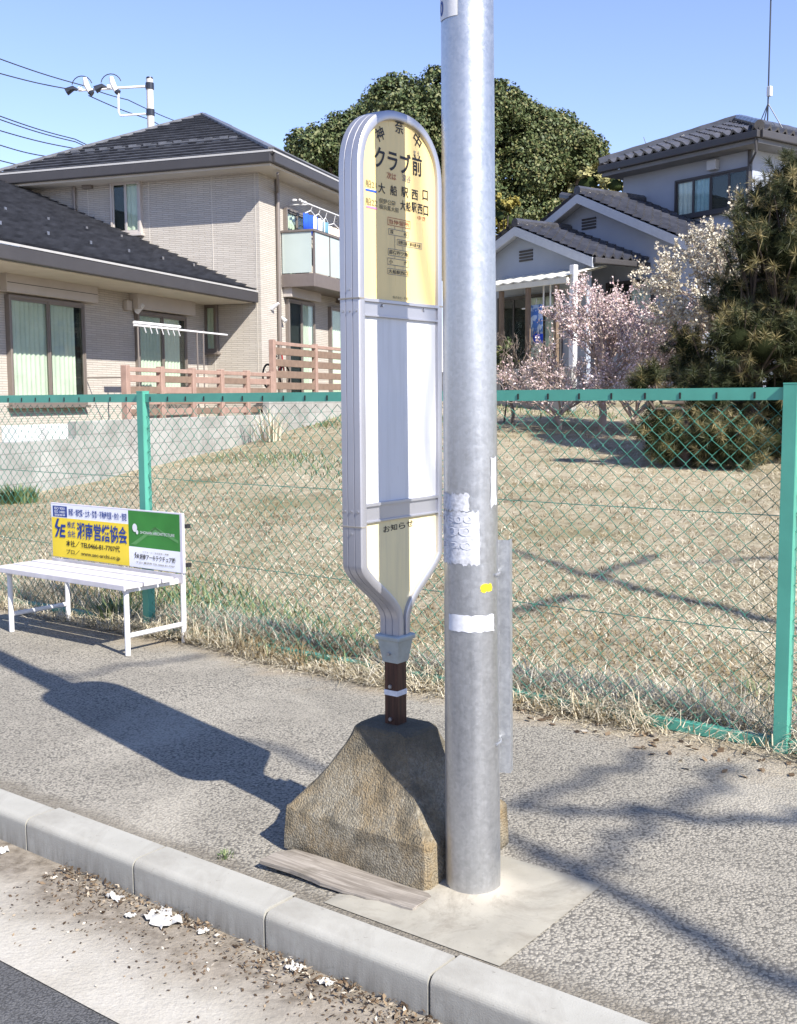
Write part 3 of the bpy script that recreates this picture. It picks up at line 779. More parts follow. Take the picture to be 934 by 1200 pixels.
# green half: pale gable lines, white leaf mark and letters
def gl(pts): ad.add([(U(a), ym, Vv(b)) for a, b in pts], [tuple(range(len(pts)))], AK['ad_green_pale'])
gl([(.64,.60),(.68,.60),(.825,.30),(.825,.25)]); gl([(.825,.25),(.825,.30),(.99,.50),(.99,.45)]); gl([(.775,.36),(.825,.25),(.875,.34),(.875,.39),(.775,.42)])
def disc(cu, cv, ru, rv): ad.add([(U(cu+ru*math.cos(q)), yt_, Vv(cv+rv*math.sin(q))) for q in np.linspace(0, 2*math.pi, 17)[:-1]], [tuple(range(16))], AK['white_paint'])
disc(.675, .30, .018, .075); disc(.692, .375, .009, .04)
at('SHONAN ARCHITECTURE', .715, .965, .345, .395, 'white_paint', .0)
at('リフォーム・注文住宅・新築', .73, .92, .70, .73, 'ink_grey'); logo(.665, .735, .70, .84, 'SA'); at('湘南アーキテクチュア㈱', .705, .965, .755, .855, 'ink', .015)
at('〒251 藤沢市 TEL 0466-81-7707', .68, .96, .89, .93, 'ink_grey')
ad.build('advert_print', [M[k] for k in ADS], board)
# ------------------------------------------------------------------ more materials
def m_siding(name, a, b, mort, sx=.30, sz=.042):
    t = NT(name); x, y, z = t.sep()
    vec = t.comb(t.math('ADD', x, y), z, 0.0)
    br = t.n('TexBrick'); br.inputs['Scale'].default_value = 1; br.inputs['Brick Width'].default_value = sx; br.inputs['Row Height'].default_value = sz
    br.inputs['Mortar Size'].default_value = .006; br.inputs['Mortar Smooth'].default_value = .4; br.inputs['Bias'].default_value = 0
    br.inputs['Color1'].default_value = (*a, 1); br.inputs['Color2'].default_value = (*b, 1); br.inputs['Mortar'].default_value = (*mort, 1)
    t.l(vec, br.inputs['Vector'])
    c = t.mix(t.ramp(t.noise(.6, 4), [(.3, 0), (.7, .25)]), br.outputs['Color'], tuple(v*.72 for v in a))
    t.col(c).set(Roughness=.85); t.bump(t.math('SUBTRACT', t.math('MULTIPLY', t.noise(40, 3), .3), br.outputs['Fac']), .8, .012); return t.mat
M['siding'] = m_siding('beige_tile_siding', (.46, .42, .375), (.525, .485, .435), (.36, .33, .29))
M['dark_trim'] = simple('dark_brown_trim', (.055, .052, .055), .45, .1, .08, 2)
M['trim_hi'] = simple('gutter_lip', (.42, .41, .40), .4, .1, .05)
M['soffit'] = simple('cream_soffit', (.55, .51, .45), .7, 0, .06, 2)
M['roof_slate'] = simple('charcoal_flat_tile', (.105, .108, .122), .34, .0, .35, 3.5, .1, 30, .5)
M['alu_brown'] = simple('brown_aluminium_frame', (.22, .19, .17), .4, .3, .05)
M['shutter'] = simple('beige_shutter_box', (.47, .43, .40), .5, .1, .05, 3)
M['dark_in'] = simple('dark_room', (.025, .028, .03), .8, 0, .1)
M['curtain'] = simple('pale_green_curtain', (.70, .72, .635), .9, 0, .1, 2)
M['curtain_w'] = simple('white_lace_curtain', (.72, .74, .76), .9, 0, .08, 12)
M['curtain_b'] = simple('blue_curtain', (.34, .50, .62), .9, 0, .12, 12)
t = NT('window_glass'); g = t.n('BsdfGlossy'); g.inputs['Roughness'].default_value = .02; g.inputs['Color'].default_value = (.9,.95,.95,1)
tr = t.n('BsdfTransparent'); tr.inputs['Color'].default_value = (.88,.92,.89,1); mx = t.n('MixShader'); fr = t.n('LayerWeight'); fr.inputs['Blend'].default_value = .5
t.l(t.math('MULTIPLY_ADD', t.math('POWER', fr.outputs[1], 4.0), .55, .035), mx.inputs[0]); t.l(tr.outputs[0], mx.inputs[1]); t.l(g.outputs[0], mx.inputs[2])
t.l(mx.outputs[0], [n for n in t.t.nodes if n.type == 'OUTPUT_MATERIAL'][0].inputs['Surface']); M['glass'] = t.mat
M['frost'] = simple('frosted_green_glass', (.42, .485, .47), .3, 0, .05, 1, spec=.5)
M['balcony_brown'] = simple('brown_balcony_metal', (.17, .145, .135), .45, .2, .06)
M['pink_wood'] = simple('pink_brown_slat', (.32, .215, .175), .6, 0, .14, 7, .1)
M['pink_dark'] = simple('brown_slat', (.20, .14, .105), .6, 0, .14, 7, .1)
t = NT('concrete_block'); x, y, z = t.sep()
br = t.n('TexBrick'); br.inputs['Scale'].default_value = 1; br.inputs['Brick Width'].default_value = .4; br.inputs['Row Height'].default_value = .2; br.inputs['Mortar Size'].default_value = .006
br.inputs['Color1'].default_value = (.31,.31,.295,1); br.inputs['Color2'].default_value = (.37,.365,.35,1); br.inputs['Mortar'].default_value = (.22,.215,.205,1)
t.l(t.comb(t.math('ADD', x, y), z), br.inputs['Vector'])
c = t.mix(t.ramp(t.noise(1.3, 6, .7), [(.42, 0), (.7, .75)]), br.outputs['Color'], (.15, .145, .13))
t.col(c).set(Roughness=.92); t.bump(t.math('SUBTRACT', t.noise(70, 4), br.outputs['Fac']), .5, .006); M['block'] = t.mat
M['stucco'] = simple('pale_stucco', (.315, .35, .425), .9, 0, .07, .8, .25, 110)
M['soffit_shade'] = simple('shaded_soffit', (.16, .165, .18), .8, 0, .1, 3)  # shade under the eaves is put into this colour
M['white_board'] = simple('white_barge_board', (.42, .44, .48), .6, 0, .05)
M['kawara'] = simple('dark_clay_tile', (.060, .060, .068), .20, 0, .35, 2.5, .06, 50, .6)
M['canopy'] = simple('pale_canopy_sheet', (.62, .60, .52), .5, 0, .1, 3)
M['post_brown'] = simple('brown_post', (.16, .115, .08), .7, 0, .15, 6)
M['pipe_white'] = simple('white_pipe', (.74, .74, .74), .5, 0, .03)
M['cloth_blue'] = simple('blue_cloth', (.02, .08, .55), .9, 0, .15, 5)
M['cloth_teal'] = simple('teal_cloth', (.10, .22, .30), .9, 0, .15, 9)
M['cloth_white'] = simple('white_cloth', (.76, .76, .75), .9, 0, .06, 5)
M['cloth_cream'] = simple('cream_cloth', (.66, .56, .44), .9, 0, .1, 5)
t = NT('blue_pattern_cloth'); c = t.mix(t.ramp(t.noise(5, 3, .5), [(.5, 0), (.54, 1)], 'LINEAR'), (.10, .22, .55), (.55, .66, .82)); t.col(c).set(Roughness=.9); M['cloth_pat'] = t.mat
M['util'] = simple('utility_concrete', (.52, .50, .48), .8, 0, .06, 2)
M['black_wire'] = simple('black_cable', (.03, .03, .035), .6, 0, 0)
M['insul'] = simple('white_porcelain', (.75, .75, .75), .25, 0, 0)
M['dark_fit'] = simple('dark_fitting', (.03, .035, .05), .4, .3, 0)

# ------------------------------------------------------------------ house helpers
class Frame:
    """a house: local x / y axes on the ground plus its root"""
    def __init__(s, root, o, ang):
        s.root = root; s.o = Vector((o[0], o[1], 0)); s.X = Vector((math.cos(ang), math.sin(ang), 0)); s.Y = Vector((-math.sin(ang), math.cos(ang), 0))
    def onx(s, px, py, x):        # point on local plane x = const -> (y, z)
        p = hit(px, py, s.o + s.X*x, s.X) - s.o; return p.dot(s.Y), p.z
    def ony(s, px, py, y):
        p = hit(px, py, s.o + s.Y*y, s.Y) - s.o; return p.dot(s.X), p.z
    def w(s, x, y, z): return s.o + s.X*x + s.Y*y + Vector((0,0,z))

def wavy(x0, x1, z0, z1, y, amp=.018, per=.12, axis='x', sgn=1, n=None):
    n = n or max(8, int(abs(x1-x0)/.02)); m = MB(); vs = []
    for i in range(n+1):
        u = x0 + (x1-x0)*i/n; d = y + amp*math.sin(u/per*6.28 + math.sin(u*5))
        for z in (z0, z1): vs.append((u, d, z) if axis == 'x' else (d, u, z))
    return m.add(vs, [(2*i, 2*i+2, 2*i+3, 2*i+1) for i in range(n)])
def window(root, axis, c, out, a0, a1, z0, z1, panes=2, fmat='alu_brown', curtains=('curtain', None), fw=.05, name='window', sill=True, dark=True, screen=False):
    """window on the local plane axis = c, facing out (+1/-1); a0..a1 along the other axis"""
    def bx(m, u0, u1, d0, d1, q0, q1):
        d0, d1 = c + out*d0, c + out*d1
        return m.box(u0, u1, d0, d1, q0, q1) if axis == 'y' else m.box(d0, d1, u0, u1, q0, q1)
    if a0 > a1: a0, a1 = a1, a0
    m = MB()
    bx(m, a0, a0+fw, 0, .10, z0, z1); bx(m, a1-fw, a1, 0, .10, z0, z1); bx(m, a0+fw, a1-fw, 0, .10, z1-fw, z1); bx(m, a0+fw, a1-fw, 0, .10, z0, z0+fw)
    if sill: bx(m, a0-.04, a1+.04, -.0, .14, z0-.05, z0-.002)
    w = m.build(name, M[fmat], root, bevel=.004, seg=1)
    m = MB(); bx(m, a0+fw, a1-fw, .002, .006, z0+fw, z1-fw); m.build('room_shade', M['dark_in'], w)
    pw = (a1-a0-2*fw)/panes
    for i in range(panes):
        u0 = a0+fw+i*pw; u1 = u0+pw; d = .075 if i % 2 else .062
        s_ = MB(); sw = .035
        bx(s_, u0, u0+sw, d-.012, d+.012, z0+fw, z1-fw); bx(s_, u1-sw, u1, d-.012, d+.012, z0+fw, z1-fw); bx(s_, u0+sw, u1-sw, d-.012, d+.012, z1-fw-sw, z1-fw); bx(s_, u0+sw, u1-sw, d-.012, d+.012, z0+fw, z0+fw+sw)
        s_.build('sash', M[fmat], w)
        p = MB(); bx(p, u0+sw, u1-sw, d-.002, d+.002, z0+fw+sw, z1-fw-sw); p.build('pane', M['glass'], w)
        cu = curtains[i % len(curtains)]
        if cu:
            f0, f1 = (u0, u1) if isinstance(cu, str) else (u0+(u1-u0)*cu[1], u0+(u1-u0)*cu[2])
            cm = cu if isinstance(cu, str) else cu[0]
            k = wavy(f0+.01, f1-.01, z0+fw, z1-fw-.01, c + out*.030, .012, .13, 'x' if axis == 'y' else 'y'); k.build('curtain', M[cm], w, smooth='all')
    return w
def course_roof(mb, A, B, C, D, n, lift=.06, over=.03):
    """flat tile courses on the slope A,B (eave, left to right seen from outside) to C,D (top right, top left)"""
    A, B, C, D = map(Vector, (A, B, C, D)); nrm = (B-A).cross(D-A).normalized()
    if nrm.z < 0: nrm = -nrm
    for k in range(n):
        t0, t1 = k/n, min(1, (k+1)/n + .15/n)
        l0, r0, l1, r1 = A.lerp(D, t0), B.lerp(C, t0), A.lerp(D, t1), B.lerp(C, t1)
        up = nrm*lift
        sd = (l1-l0).normalized()*.034; sr = (r1-r0).normalized()*.034
        vs = [l0+up, r0+up, r1+nrm*.004, l1+nrm*.004, l0-nrm*.002+sd, r0-nrm*.002+sr]
        mb.add(vs, [(0,1,2,3),(4,5,1,0),(4,0,3),(5,2,1)])

# ------------------------------------------------------------------ left house
LP, LA = (dp(304, 260, 24.6).x, 24.6), R(-19.58)
LZ = dp(325, 177, 23.83).z; LS = LZ - .27          # eave and soffit heights
lh = thing('house', 'beige brick-tiled two-storey house with charcoal roofs and a glass balcony', 'house', (LP[0], LP[1], 0), LA)
L = Frame(lh, LP, LA)
mb = MB(); mb.box(-5.9, 0, 0, 7.4, .2, LS+.015); mb.box(-7.0, -5.9, .9, 7.4, .2, LS+.015)
mb.build('wall', M['siding'], lh)
mb = MB(); mb.box(-8, -1.35, -12, -.004, .1, 3.86); mb.build('wall', M['siding'], lh)
for x in (-4.35, -2.75, -1.15, -.09):
    m2 = MB(); m2.box(x-.008, x+.008, -.006, -.001, 2, LS-.02); m2.build('panel_joint', M['soffit'], lh)
# main hip roof
ez = LZ; x0, x1, y0, y1 = -6.6, .6, -.6, 8.0; ax_ = (x0+x1)/2; rr = (x1-x0)/2; rise = None
pz = L.w(ax_, y0+rr, 0); zr = dp(232, 135, pz.y).z
mb = MB(); ap = (ax_, y0+rr, zr); ap2 = (ax_, y1-rr+.01, zr)
course_roof(mb, (x0,y0,ez), (x1,y0,ez), ap, ap, 17)
course_roof(mb, (x1,y0,ez), (x1,y1,ez), ap2, ap, 17)
course_roof(mb, (x1,y1,ez), (x0,y1,ez), ap2, ap2, 17)
course_roof(mb, (x0,y1,ez), (x0,y0,ez), ap, ap2, 17)
for a, b in (((x0,y0,ez+.04), ap), ((x1,y0,ez+.04), ap), ((x1,y1,ez+.04), ap2), ((x0,y1,ez+.04), ap2), (ap, ap2)):
    mb.bar(Vector(a)+Vector((0,0,.02)), Vector(b)+Vector((0,0,.03)), .13, .06)
A_, B2_, T_ = Vector((x0,y0,ez)), Vector((x1,y0,ez)), Vector(ap)
nrm = (B2_-A_).cross(T_-A_).normalized()
for k in range(23):
    f = .30 if k % 2 == 0 else .33
    a = A_.lerp(T_, f); b = B2_.lerp(T_, f); p = a.lerp(b, .03 + .90*k/22)
    mb.bar(p + Vector((-.10,0,0)) + nrm*.05, p + Vector((.10,0,0)) + nrm*.05, .02, .075)
mb.build('roof', M['roof_slate'], lh)
mb = MB()
for a in ((x0, x1, y0-.06, y0+.06), (x0, x1, y1-.06, y1+.06), (x0-.06, x0+.06, y0+.06, y1-.06), (x1-.06, x1+.06, y0+.06, y1-.06)): mb.box(*a, LZ-.22, LZ+.01)
mb.build('gutter', M['dark_trim'], lh, bevel=.02)
mb = MB(); mb.box(x0-.065, x1+.065, y0-.068, y0-.062, LZ-.015, LZ+.025); mb.box(x1+.062, x1+.068, y0-.05, y1, LZ-.015, LZ+.025); mb.build('gutter_lip', M['trim_hi'], lh)
mb = MB(); mb.box(x0+.06, x1-.06, y0+.06, y1-.06, LS, LS+.05); mb.build('soffit', M['soffit'], lh)
# wing roof
we = Vector((-.1, 0, 3.80)); wl0, wl1 = -11.9, -.03; up_x = -6.6; sl_ = .43
mb = MB(); course_roof(mb, (-.1, wl0, 3.82), (-.1, wl1, 3.82), (up_x, wl1, 3.82+sl_*(-.1-up_x)), (up_x, wl0, 3.82+sl_*(-.1-up_x)), 27, .075)
nrm = Vector((sl_, 0, 1)).normalized()
for k in range(9):
    for q in (0, 1):
        p = Vector((-.1-1.2-q*1.4, wl1-.6-k*1.25-q*.6, 3.82+sl_*(1.2+q*1.4))) + nrm*.055
        mb.box(p.x-.008, p.x+.008, p.y-.03, p.y+.03, p.z-.03, p.z+.03, 1)
mb.build('wing_roof', [M['roof_slate'], M['screw']], lh)
mb = MB(); mb.box(-.17, -.03, wl0, wl1-.02, 3.58, 3.80); mb.box(-2.2, -.17, wl1-.03, wl1, 3.60, 3.74); mb.build('gutter', M['dark_trim'], lh, bevel=.02)
mb = MB(); mb.box(-.035, -.02, wl0, wl1-.04, 3.80, 3.835); mb.build('gutter_lip', M['trim_hi'], lh)
mb = MB(); mb.box(-1.35, -.16, wl0, wl1-.05, 3.57, 3.60); mb.build('soffit', M['soffit'], lh)
# wing windows
wx = -1.35
ya, zb = L.onx(98, 474, wx); yb, _ = L.onx(10, 474, wx); _, zt = L.onx(60, 352, wx)
window(lh, 'x', wx, 1, yb, ya, zb, zt, 2, curtains=('curtain', ('curtain', .12, .8)))
ys0, zs0 = L.onx(111, 356, wx+.12); ys1, _ = L.onx(3, 330, wx+.12)
m2 = MB(); m2.box(wx, wx+.20, ys1, ys0, zt+.03, zt+.36); sb = m2.build('shutter_box', M['shutter'], lh, bevel=.01)
m2 = MB(); m2.box(wx+.20, wx+.204, ys1+.02, ys0-.02, zt+.18, zt+.19); m2.build('seam', M['dark_trim'], sb)
ya, _ = L.onx(216, 440, wx); yb, _ = L.onx(159, 440, wx)
window(lh, 'x', wx, 1, yb, ya, 1.3, zt, 2, curtains=('curtain', ('curtain', 0, .8)))
m2 = MB(); m2.box(wx, wx+.20, yb-.15, min(ya+.2, -.03), zt+.03, zt+.33); m2.build('shutter_box', M['shutter'], lh, bevel=.01)
ym_, zm_ = L.onx(147, 358, wx)
m2 = MB(); m2.box(wx, wx+.10, ym_-.09, ym_+.09, zm_-.1, zm_+.1); m2.build('meter_box', M['shutter'], lh, bevel=.02)
m2 = MB(); m2.tube([(wx+.06, ym_+.28, zm_-.10),(wx+.22, ym_+.28, zm_+.03)], [.07,.045], 10); m2.build('wall_lamp', M['white_paint'], lh)
# left face windows and pipes
xa, zt2 = L.ony(131, 214, 0); xb, zb2 = L.ony(168, 274, 0)
window(lh, 'y', 0, -1, xa, xb, zb2, zt2, 2, fmat='shutter', curtains=(None, 'curtain'))
xa, zt2 = L.ony(240, 357, 0); xb, zb2 = L.ony(257, 413, 0)
window(lh, 'y', 0, -1, xa, xb, zb2, zt2, 1, curtains=('curtain',))
xp, _ = L.ony(87, 230, -.05)
m2 = MB(); m2.tube([(xp,-.06,LS-.02),(xp,-.06,3.5)], .04, 8); m2.build('downpipe', M['alu_brown'], lh)
xp, zp = L.ony(104, 216, 0); m2 = MB(); m2.box(xp-.12, xp+.12, -.12, 0, zp-.11, zp+.08); m2.build('vent_hood', M['alu_brown'], lh, bevel=.02)
# right face
yp, _ = L.onx(326, 300, .05)
m2 = MB(); m2.tube([(.06,yp,LS-.02),(.06,yp,.9)], .045, 8); m2.tube([(.06,yp,LS-.3),(.5,yp-.9,LS-.08)], .03, 6); m2.build('downpipe', M['alu_brown'], lh)
ya, zt2 = L.onx(331, 217, 0); yb, _ = L.onx(357, 260, 0)
window(lh, 'x', 0, 1, ya, yb, 3.95, 5.8, 2, curtains=('curtain', None))
ya, _ = L.onx(393, 250, 0); yb, _ = L.onx(408, 250, 0)
window(lh, 'x', 0, 1, ya, yb, 3.95, 5.8, 2, curtains=(None, 'curtain'))
ya, zt2 = L.onx(334, 350, 0); yb, _ = L.onx(365, 350, 0)
window(lh, 'x', 0, 1, ya, yb, 1.35, zt2, 2, curtains=(None, 'curtain'))
m2 = MB(); m2.box(0, .22, ya-.1, yb+.1, zt2+.03, zt2+.34); m2.build('shutter_box', M['shutter'], lh, bevel=.01)
yc, _ = L.onx(384, 360, 0); window(lh, 'x', 0, 1, yc, yc+1.5, 1.35, zt2, 2, curtains=('curtain', None))
yl, zl = L.onx(318, 362, 0); m2 = MB(); m2.tube([(0,yl,zl),(.18,yl,zl+.12)], [.05,.03], 8); m2.tube([(0,yl+.5,zl-.15),(.12,yl+.5,zl-.25)], [.03,.05], 8); m2.build('wall_lamp', M['white_paint'], lh)
# balcony
by0, _ = L.onx(329.5, 300, 0); bxo = .80; by1 = 6.4
_, bzt = L.ony(345, 270, by0); _, bzb = L.ony(345, 321, by0); bzf = bzb - .28
bal = MB(); bal.box(.002, bxo, by0, by1, bzf, bzb-.02)
bal.box(.002, bxo+.02, by0-.02, by0+.03, bzf-.01, bzb); bal.box(bxo-.03, bxo+.02, by0+.03, by1, bzf-.01, bzb)
balc = bal.build('balcony', M['balcony_brown'], lh, bevel=.01)
m2 = MB(); m2.box(.0, bxo+.03, by0-.03, by0+.03, bzt-.04, bzt+.01); m2.box(bxo-.03, bxo+.03, by0+.03, by1, bzt-.04, bzt+.01); m2.build('top_rail', M['balcony_brown'], balc, bevel=.008)
m2 = MB(); m2.box(.03, bxo-.05, by0-.004, by0+.006, bzb+.02, bzt-.045); m2.build('glass_panel', M['frost'], balc)
npn = 6
for i in range(npn):
    p0 = by0+.05 + (by1-by0-.1)*i/npn; p1 = by0+.05 + (by1-by0-.1)*(i+1)/npn
    m2 = MB(); m2.box(bxo-.006, bxo+.004, p0+.03, p1-.03, bzb+.02, bzt-.045); m2.build('glass_panel', M['frost'], balc)
    m2 = MB(); m2.box(bxo-.03, bxo+.012, p0-.025, p0+.02, bzb, bzt-.04); m2.build('upright', M['balcony_brown'], balc)
# drying rail and washing on the balcony
rail = thing('clothes_rail', 'white clothes drying rail fixed above the balcony with hangers', 'drying rail', L.w(.55, by0+.2, 0), LA)
m2 = MB(); zr_ = bzt+.62
m2.tube([(0,-.25,zr_),(0,4.2,zr_)], .018, 6); m2.tube([(-.5,.2,zr_+.02),(.02,.2,zr_)], .015, 6); m2.tube([(-.5,3.2,zr_+.02),(.02,3.2,zr_)], .015, 6); m2.build('rail', M['white_paint'], rail)
m2 = MB()
for q in range(5): m2.tube([(-.25+.1*math.sin(q), -.15+q*.16, zr_+.06+.03*(q % 2)),(-.25+.1*math.sin(q), .0+q*.16, zr_+.08)], .025, 6)
m2.build('hanger_frame', M['white_paint'], rail)
WASH = [('cloth_blue', .30, .34, .46, 'blue cloth hanging on the balcony by its open end'), ('cloth_white', .75, .32, .45, 'white cloth hanging beside the blue cloth on the balcony'), ('cloth_teal', 1.15, .18, .42, 'dark teal cloth hanging on the balcony between white ones'),
        ('cloth_cream', 1.65, .45, .36, 'pale cream towel hanging along the middle of the balcony'), ('cloth_white', 2.6, .5, .30, 'white towel hanging farthest along the balcony')]
for cm, yy_, wd, hh_, lab in WASH:
    g = wavy(-wd, wd, 0, hh_, 0, .03, .33, 'y', n=26)
    o = g.build('hanging_cloth', M[cm], smooth='all'); o.location = L.w(.50, by0+yy_+.25, bzt-.05); o.rotation_euler.z = LA; tag(o, lab, 'laundry', 'washing on the balcony')
    sd = o.modifiers.new('thickness', 'SOLIDIFY'); sd.thickness = .012
    hk = MB(); hk.tube([(0,-wd*.9,hh_),(0,0,hh_+.1),(0,wd*.9,hh_)], .012, 5); hk.tube([(0,0,hh_+.1),(.05,0,zr_-bzt+.05)], .008, 5); hk.build('hanger', M['white_paint'], o)

# block wall, deck fences, air conditioner, laundry stand ------------
bwx = 1.4; yS1, _ = L.onx(85, 520, bwx); yS2, _ = L.onx(312, 490, bwx)
_, h1 = L.onx(60, 515, bwx); _, h2a = L.onx(200, 489, bwx); _, h3 = L.onx(360, 470, bwx)
wall = thing('block_wall', 'stepped grey concrete block wall between the dry lot and the beige house', 'wall', L.w(bwx, 0, 0), LA)
for a, b, h in ((-16, yS1, .95), (yS1, yS2, 1.19), (yS2, 9, 1.45)):
    m2 = MB(); m2.box(-.075, .075, a, b, -.3, h); m2.build('wall_section', M['block'], wall, bevel=.008, seg=1)
def deck(y0_, y1_, zb_, zt_, npost, label, x, wide=()):
    d = thing('deck_fence', label, 'fence', L.w(x, y0_, 0), LA, None); ln = y1_-y0_
    for i in range(npost):
        p = ln*i/(npost-1); m2 = MB(); m2.box(-.055, .055, p-.055, p+.055, zb_-.3, zt_+.03); m2.build('post', M['pink_wood'], d, bevel=.008, seg=1)
    rows = 4; gap = (zt_-zb_)/rows
    for i in range(npost-1):
        a, b = ln*i/(npost-1)+.06, ln*(i+1)/(npost-1)-.06
        m2 = MB(); m2.box(.0, .05, a, b, zt_-.07, zt_); m2.build('rail', M['pink_wood'], d, bevel=.005, seg=1)
        for r_ in range(rows):
            q = zt_ - .12 - gap*r_
            m2 = MB(); m2.box(-.02, .025, a, b, q-gap*.62, q); m2.build('slat', M['pink_dark' if (i+r_) % 2 or npost < 5 else 'pink_wood'], d, bevel=.005, seg=1)
    return d
ya, zt3 = L.onx(150, 430, 1.2); yb, _ = L.onx(319, 428, 1.2)
deck(ya, yb, 1.28, zt3, 6, 'low pink-brown slatted deck fence above the block wall', 1.15)
yc, zt4 = L.onx(402, 408, 1.2); _, zb4 = L.onx(360, 455, 1.2)
deck(yb+.12, yc+.6, zb4, zt4, 3, 'taller brown slatted deck fence under the balcony', 1.15)
# bicycle wheels show through the taller fence
bk = thing('bicycle', 'small bicycle with red parts parked behind the taller deck fence', 'bicycle', L.w(.75, yb+1.1, zb4-.02), LA)
def ring(mb, c, r, rad, n=24):
    mb.tube([(c[0], c[1]+r*math.cos(a), c[2]+r*math.sin(a)) for a in np.linspace(0, 2*math.pi, n+1)], rad, 6, cap=False)
M['bike_red'] = simple('red_bicycle_paint', (.45, .03, .03), .35, .2, 0)
for yy_ in (-.38, .42):
    m2 = MB(); ring(m2, (0,yy_,.27), .24, .022); wl_ = m2.build('wheel', M['black_rub'], bk, smooth='all')
    m3 = MB(); 
    for q in range(8): m3.tube([(0,yy_,.27),(0,yy_+.23*math.cos(q*.785),.27+.23*math.sin(q*.785))], .003, 4)
    m3.build('spokes', M['screw'], wl_)
m2 = MB()
for a, b in (((0,-.38,.27),(0,-.12,.62)),((0,-.12,.62),(0,.32,.60)),((0,.05,.27),(0,-.12,.66)),((0,.05,.27),(0,.32,.58)),((0,-.38,.27),(0,.05,.27)),((0,.42,.27),(0,.30,.72))): m2.tube([a,b], .018, 6)
m2.build('frame', M['bike_red'], bk); m2 = MB(); m2.box(-.05,.05,-.24,-.02,.66,.71); m2.build('saddle', M['black_rub'], bk, bevel=.015)
m2 = MB(); m2.tube([(-.22,.24,.76),(0,.31,.74),(.22,.24,.76)], .013, 6); m2.build('handlebar', M['screw'], bk)
ya, _ = L.onx(21, 510, .9); yb_, _ = L.onx(82, 510, .9)
ac = thing('air_conditioner', 'white air conditioner outdoor unit behind the low end of the block wall', 'air conditioner', L.w(.9, ya, 0), LA)
m2 = MB(); m2.box(-.28, 0, 0, yb_-ya, .62, 1.14); m2.build('casing', M['white_paint'], ac, bevel=.015)
m2 = MB()
for q in range(7): ring(m2, (.006, (yb_-ya)*.42, .88), .05+.028*q, .003, 20)
m2.build('fan_grille', M['shutter'], ac)
ls = thing('laundry_stand', 'white laundry pole on thin stands in front of the wing windows', 'laundry stand', L.w(0, 0, 0), LA)
xs_ = -.2; y1_, z1_ = L.onx(157, 381, xs_); y2_, z2_ = L.onx(266, 391, xs_)
m2 = MB(); m2.tube([(xs_,y1_,z1_),(xs_,y2_,z1_)], .02, 6); m2.build('pole', M['white_paint'], ls)
m2 = MB(); m2.tube([(xs_,y1_,z1_+.05),(xs_,y1_+1.6,z1_+.06)], .028, 6)
for q in range(7): m2.tube([(xs_,y1_+.3+q*.2,z1_+.05),(xs_+.02,y1_+.36+q*.2,z1_-.12)], .010, 4)
m2.build('peg_hanger', M['white_paint'], ls)
for yy_ in (y1_+.12, (y1_+y2_)/2+.5, y2_-1.0):
    m2 = MB(); m2.tube([(xs_,yy_,.95),(xs_,yy_,z1_+.04)], .016, 6); m2.tube([(xs_,yy_,1.9),(wx+.04,yy_,1.9)], .012, 5); m2.build('stand', M['alu_brown'], ls)

# ------------------------------------------------------------------ right house
RQ, RA = (dp(881, 230, 27.0).x, 27.0), R(-53.9)
RZ = dp(888, 150, 26.16).z; RS = RZ - .30
rh = thing('house', 'pale blue-grey stucco house with dark wavy clay tile roofs and two gables', 'house', (RQ[0], RQ[1], 0), RA)
Q = Frame(rh, RQ, RA)
GW, PW = -2.0, -3.5                            # planes of the two gable walls
_, zsof = Q.ony(800, 196, 0)
mb = MB(); mb.box(-4.08, 0, 0, 7, .8, RS)
mb.build('wall', M['stucco'], rh)
rx0, rx1, ry0, ry1 = -4.38, .6, -.6, 8.0; ez = RZ; hw = (rx1-rx0)/2; apx = (rx0+rx1)/2; apz = dp(862, 143, Q.w(apx, ry0+hw, 0).y).z
def kawara(mb, A, B, C, D, pitch=.30, course=.28, amp=.068):
    """wavy tiles on the slope A,B (eave) to C,D (top)"""
    A, B, C, D = map(Vector, (A, B, C, D)); nrm = (B-A).cross(D-A).normalized()
    if nrm.z < 0: nrm = -nrm
    wid = (B-A).length; e = (B-A)/wid; hgt = ((D-A) - e*((D-A).dot(e))).length; nc = max(2, int(hgt/course)); sub = 6
    for k in range(nc):
        t0, t1 = k/nc, (k+1)/nc + .1/nc
        l0, r0, l1, r1 = A.lerp(D, t0), B.lerp(C, t0), A.lerp(D, min(1,t1)), B.lerp(C, min(1,t1))
        u0, u1 = (l0-A).dot(e), (r0-A).dot(e); n = max(2, int((u1-u0)/pitch*sub)); vs = []
        for i in range(n+1):
            f = i/n; u = u0 + (u1-u0)*f; ph = (u/pitch) % 1.0
            h = amp*(math.sin(ph*2*math.pi)*.6 + (.6 if ph < .45 else -.1)*math.sin(min(1, ph/.45)*math.pi))
            p0 = l0.lerp(r0, f); uu = min(max(u, (l1-A).dot(e)), (r1-A).dot(e))
            w1 = max((r1-l1).length, 1e-6); p1 = l1 + e*min(max(uu-(l1-A).dot(e), 0), w1)
            vs += [p0 - nrm*.03 + nrm*h, p0 + nrm*(h+.035), p1 + nrm*h]
        mb.add(vs, [(3*i+a, 3*i+3+a, 3*i+4+a, 3*i+1+a) for i in range(n) for a in (0, 1)])
mb = MB(); a1 = (apx, ry0+hw, apz); a2 = (apx, ry1-hw, apz)
kawara(mb, (rx0,ry0,ez), (rx1,ry0,ez), a1, a1); kawara(mb, (rx1,ry0,ez), (rx1,ry1,ez), a2, a1)
kawara(mb, (rx1,ry1,ez), (rx0,ry1,ez), a2, a2); kawara(mb, (rx0,ry1,ez), (rx0,ry0,ez), a1, a2)
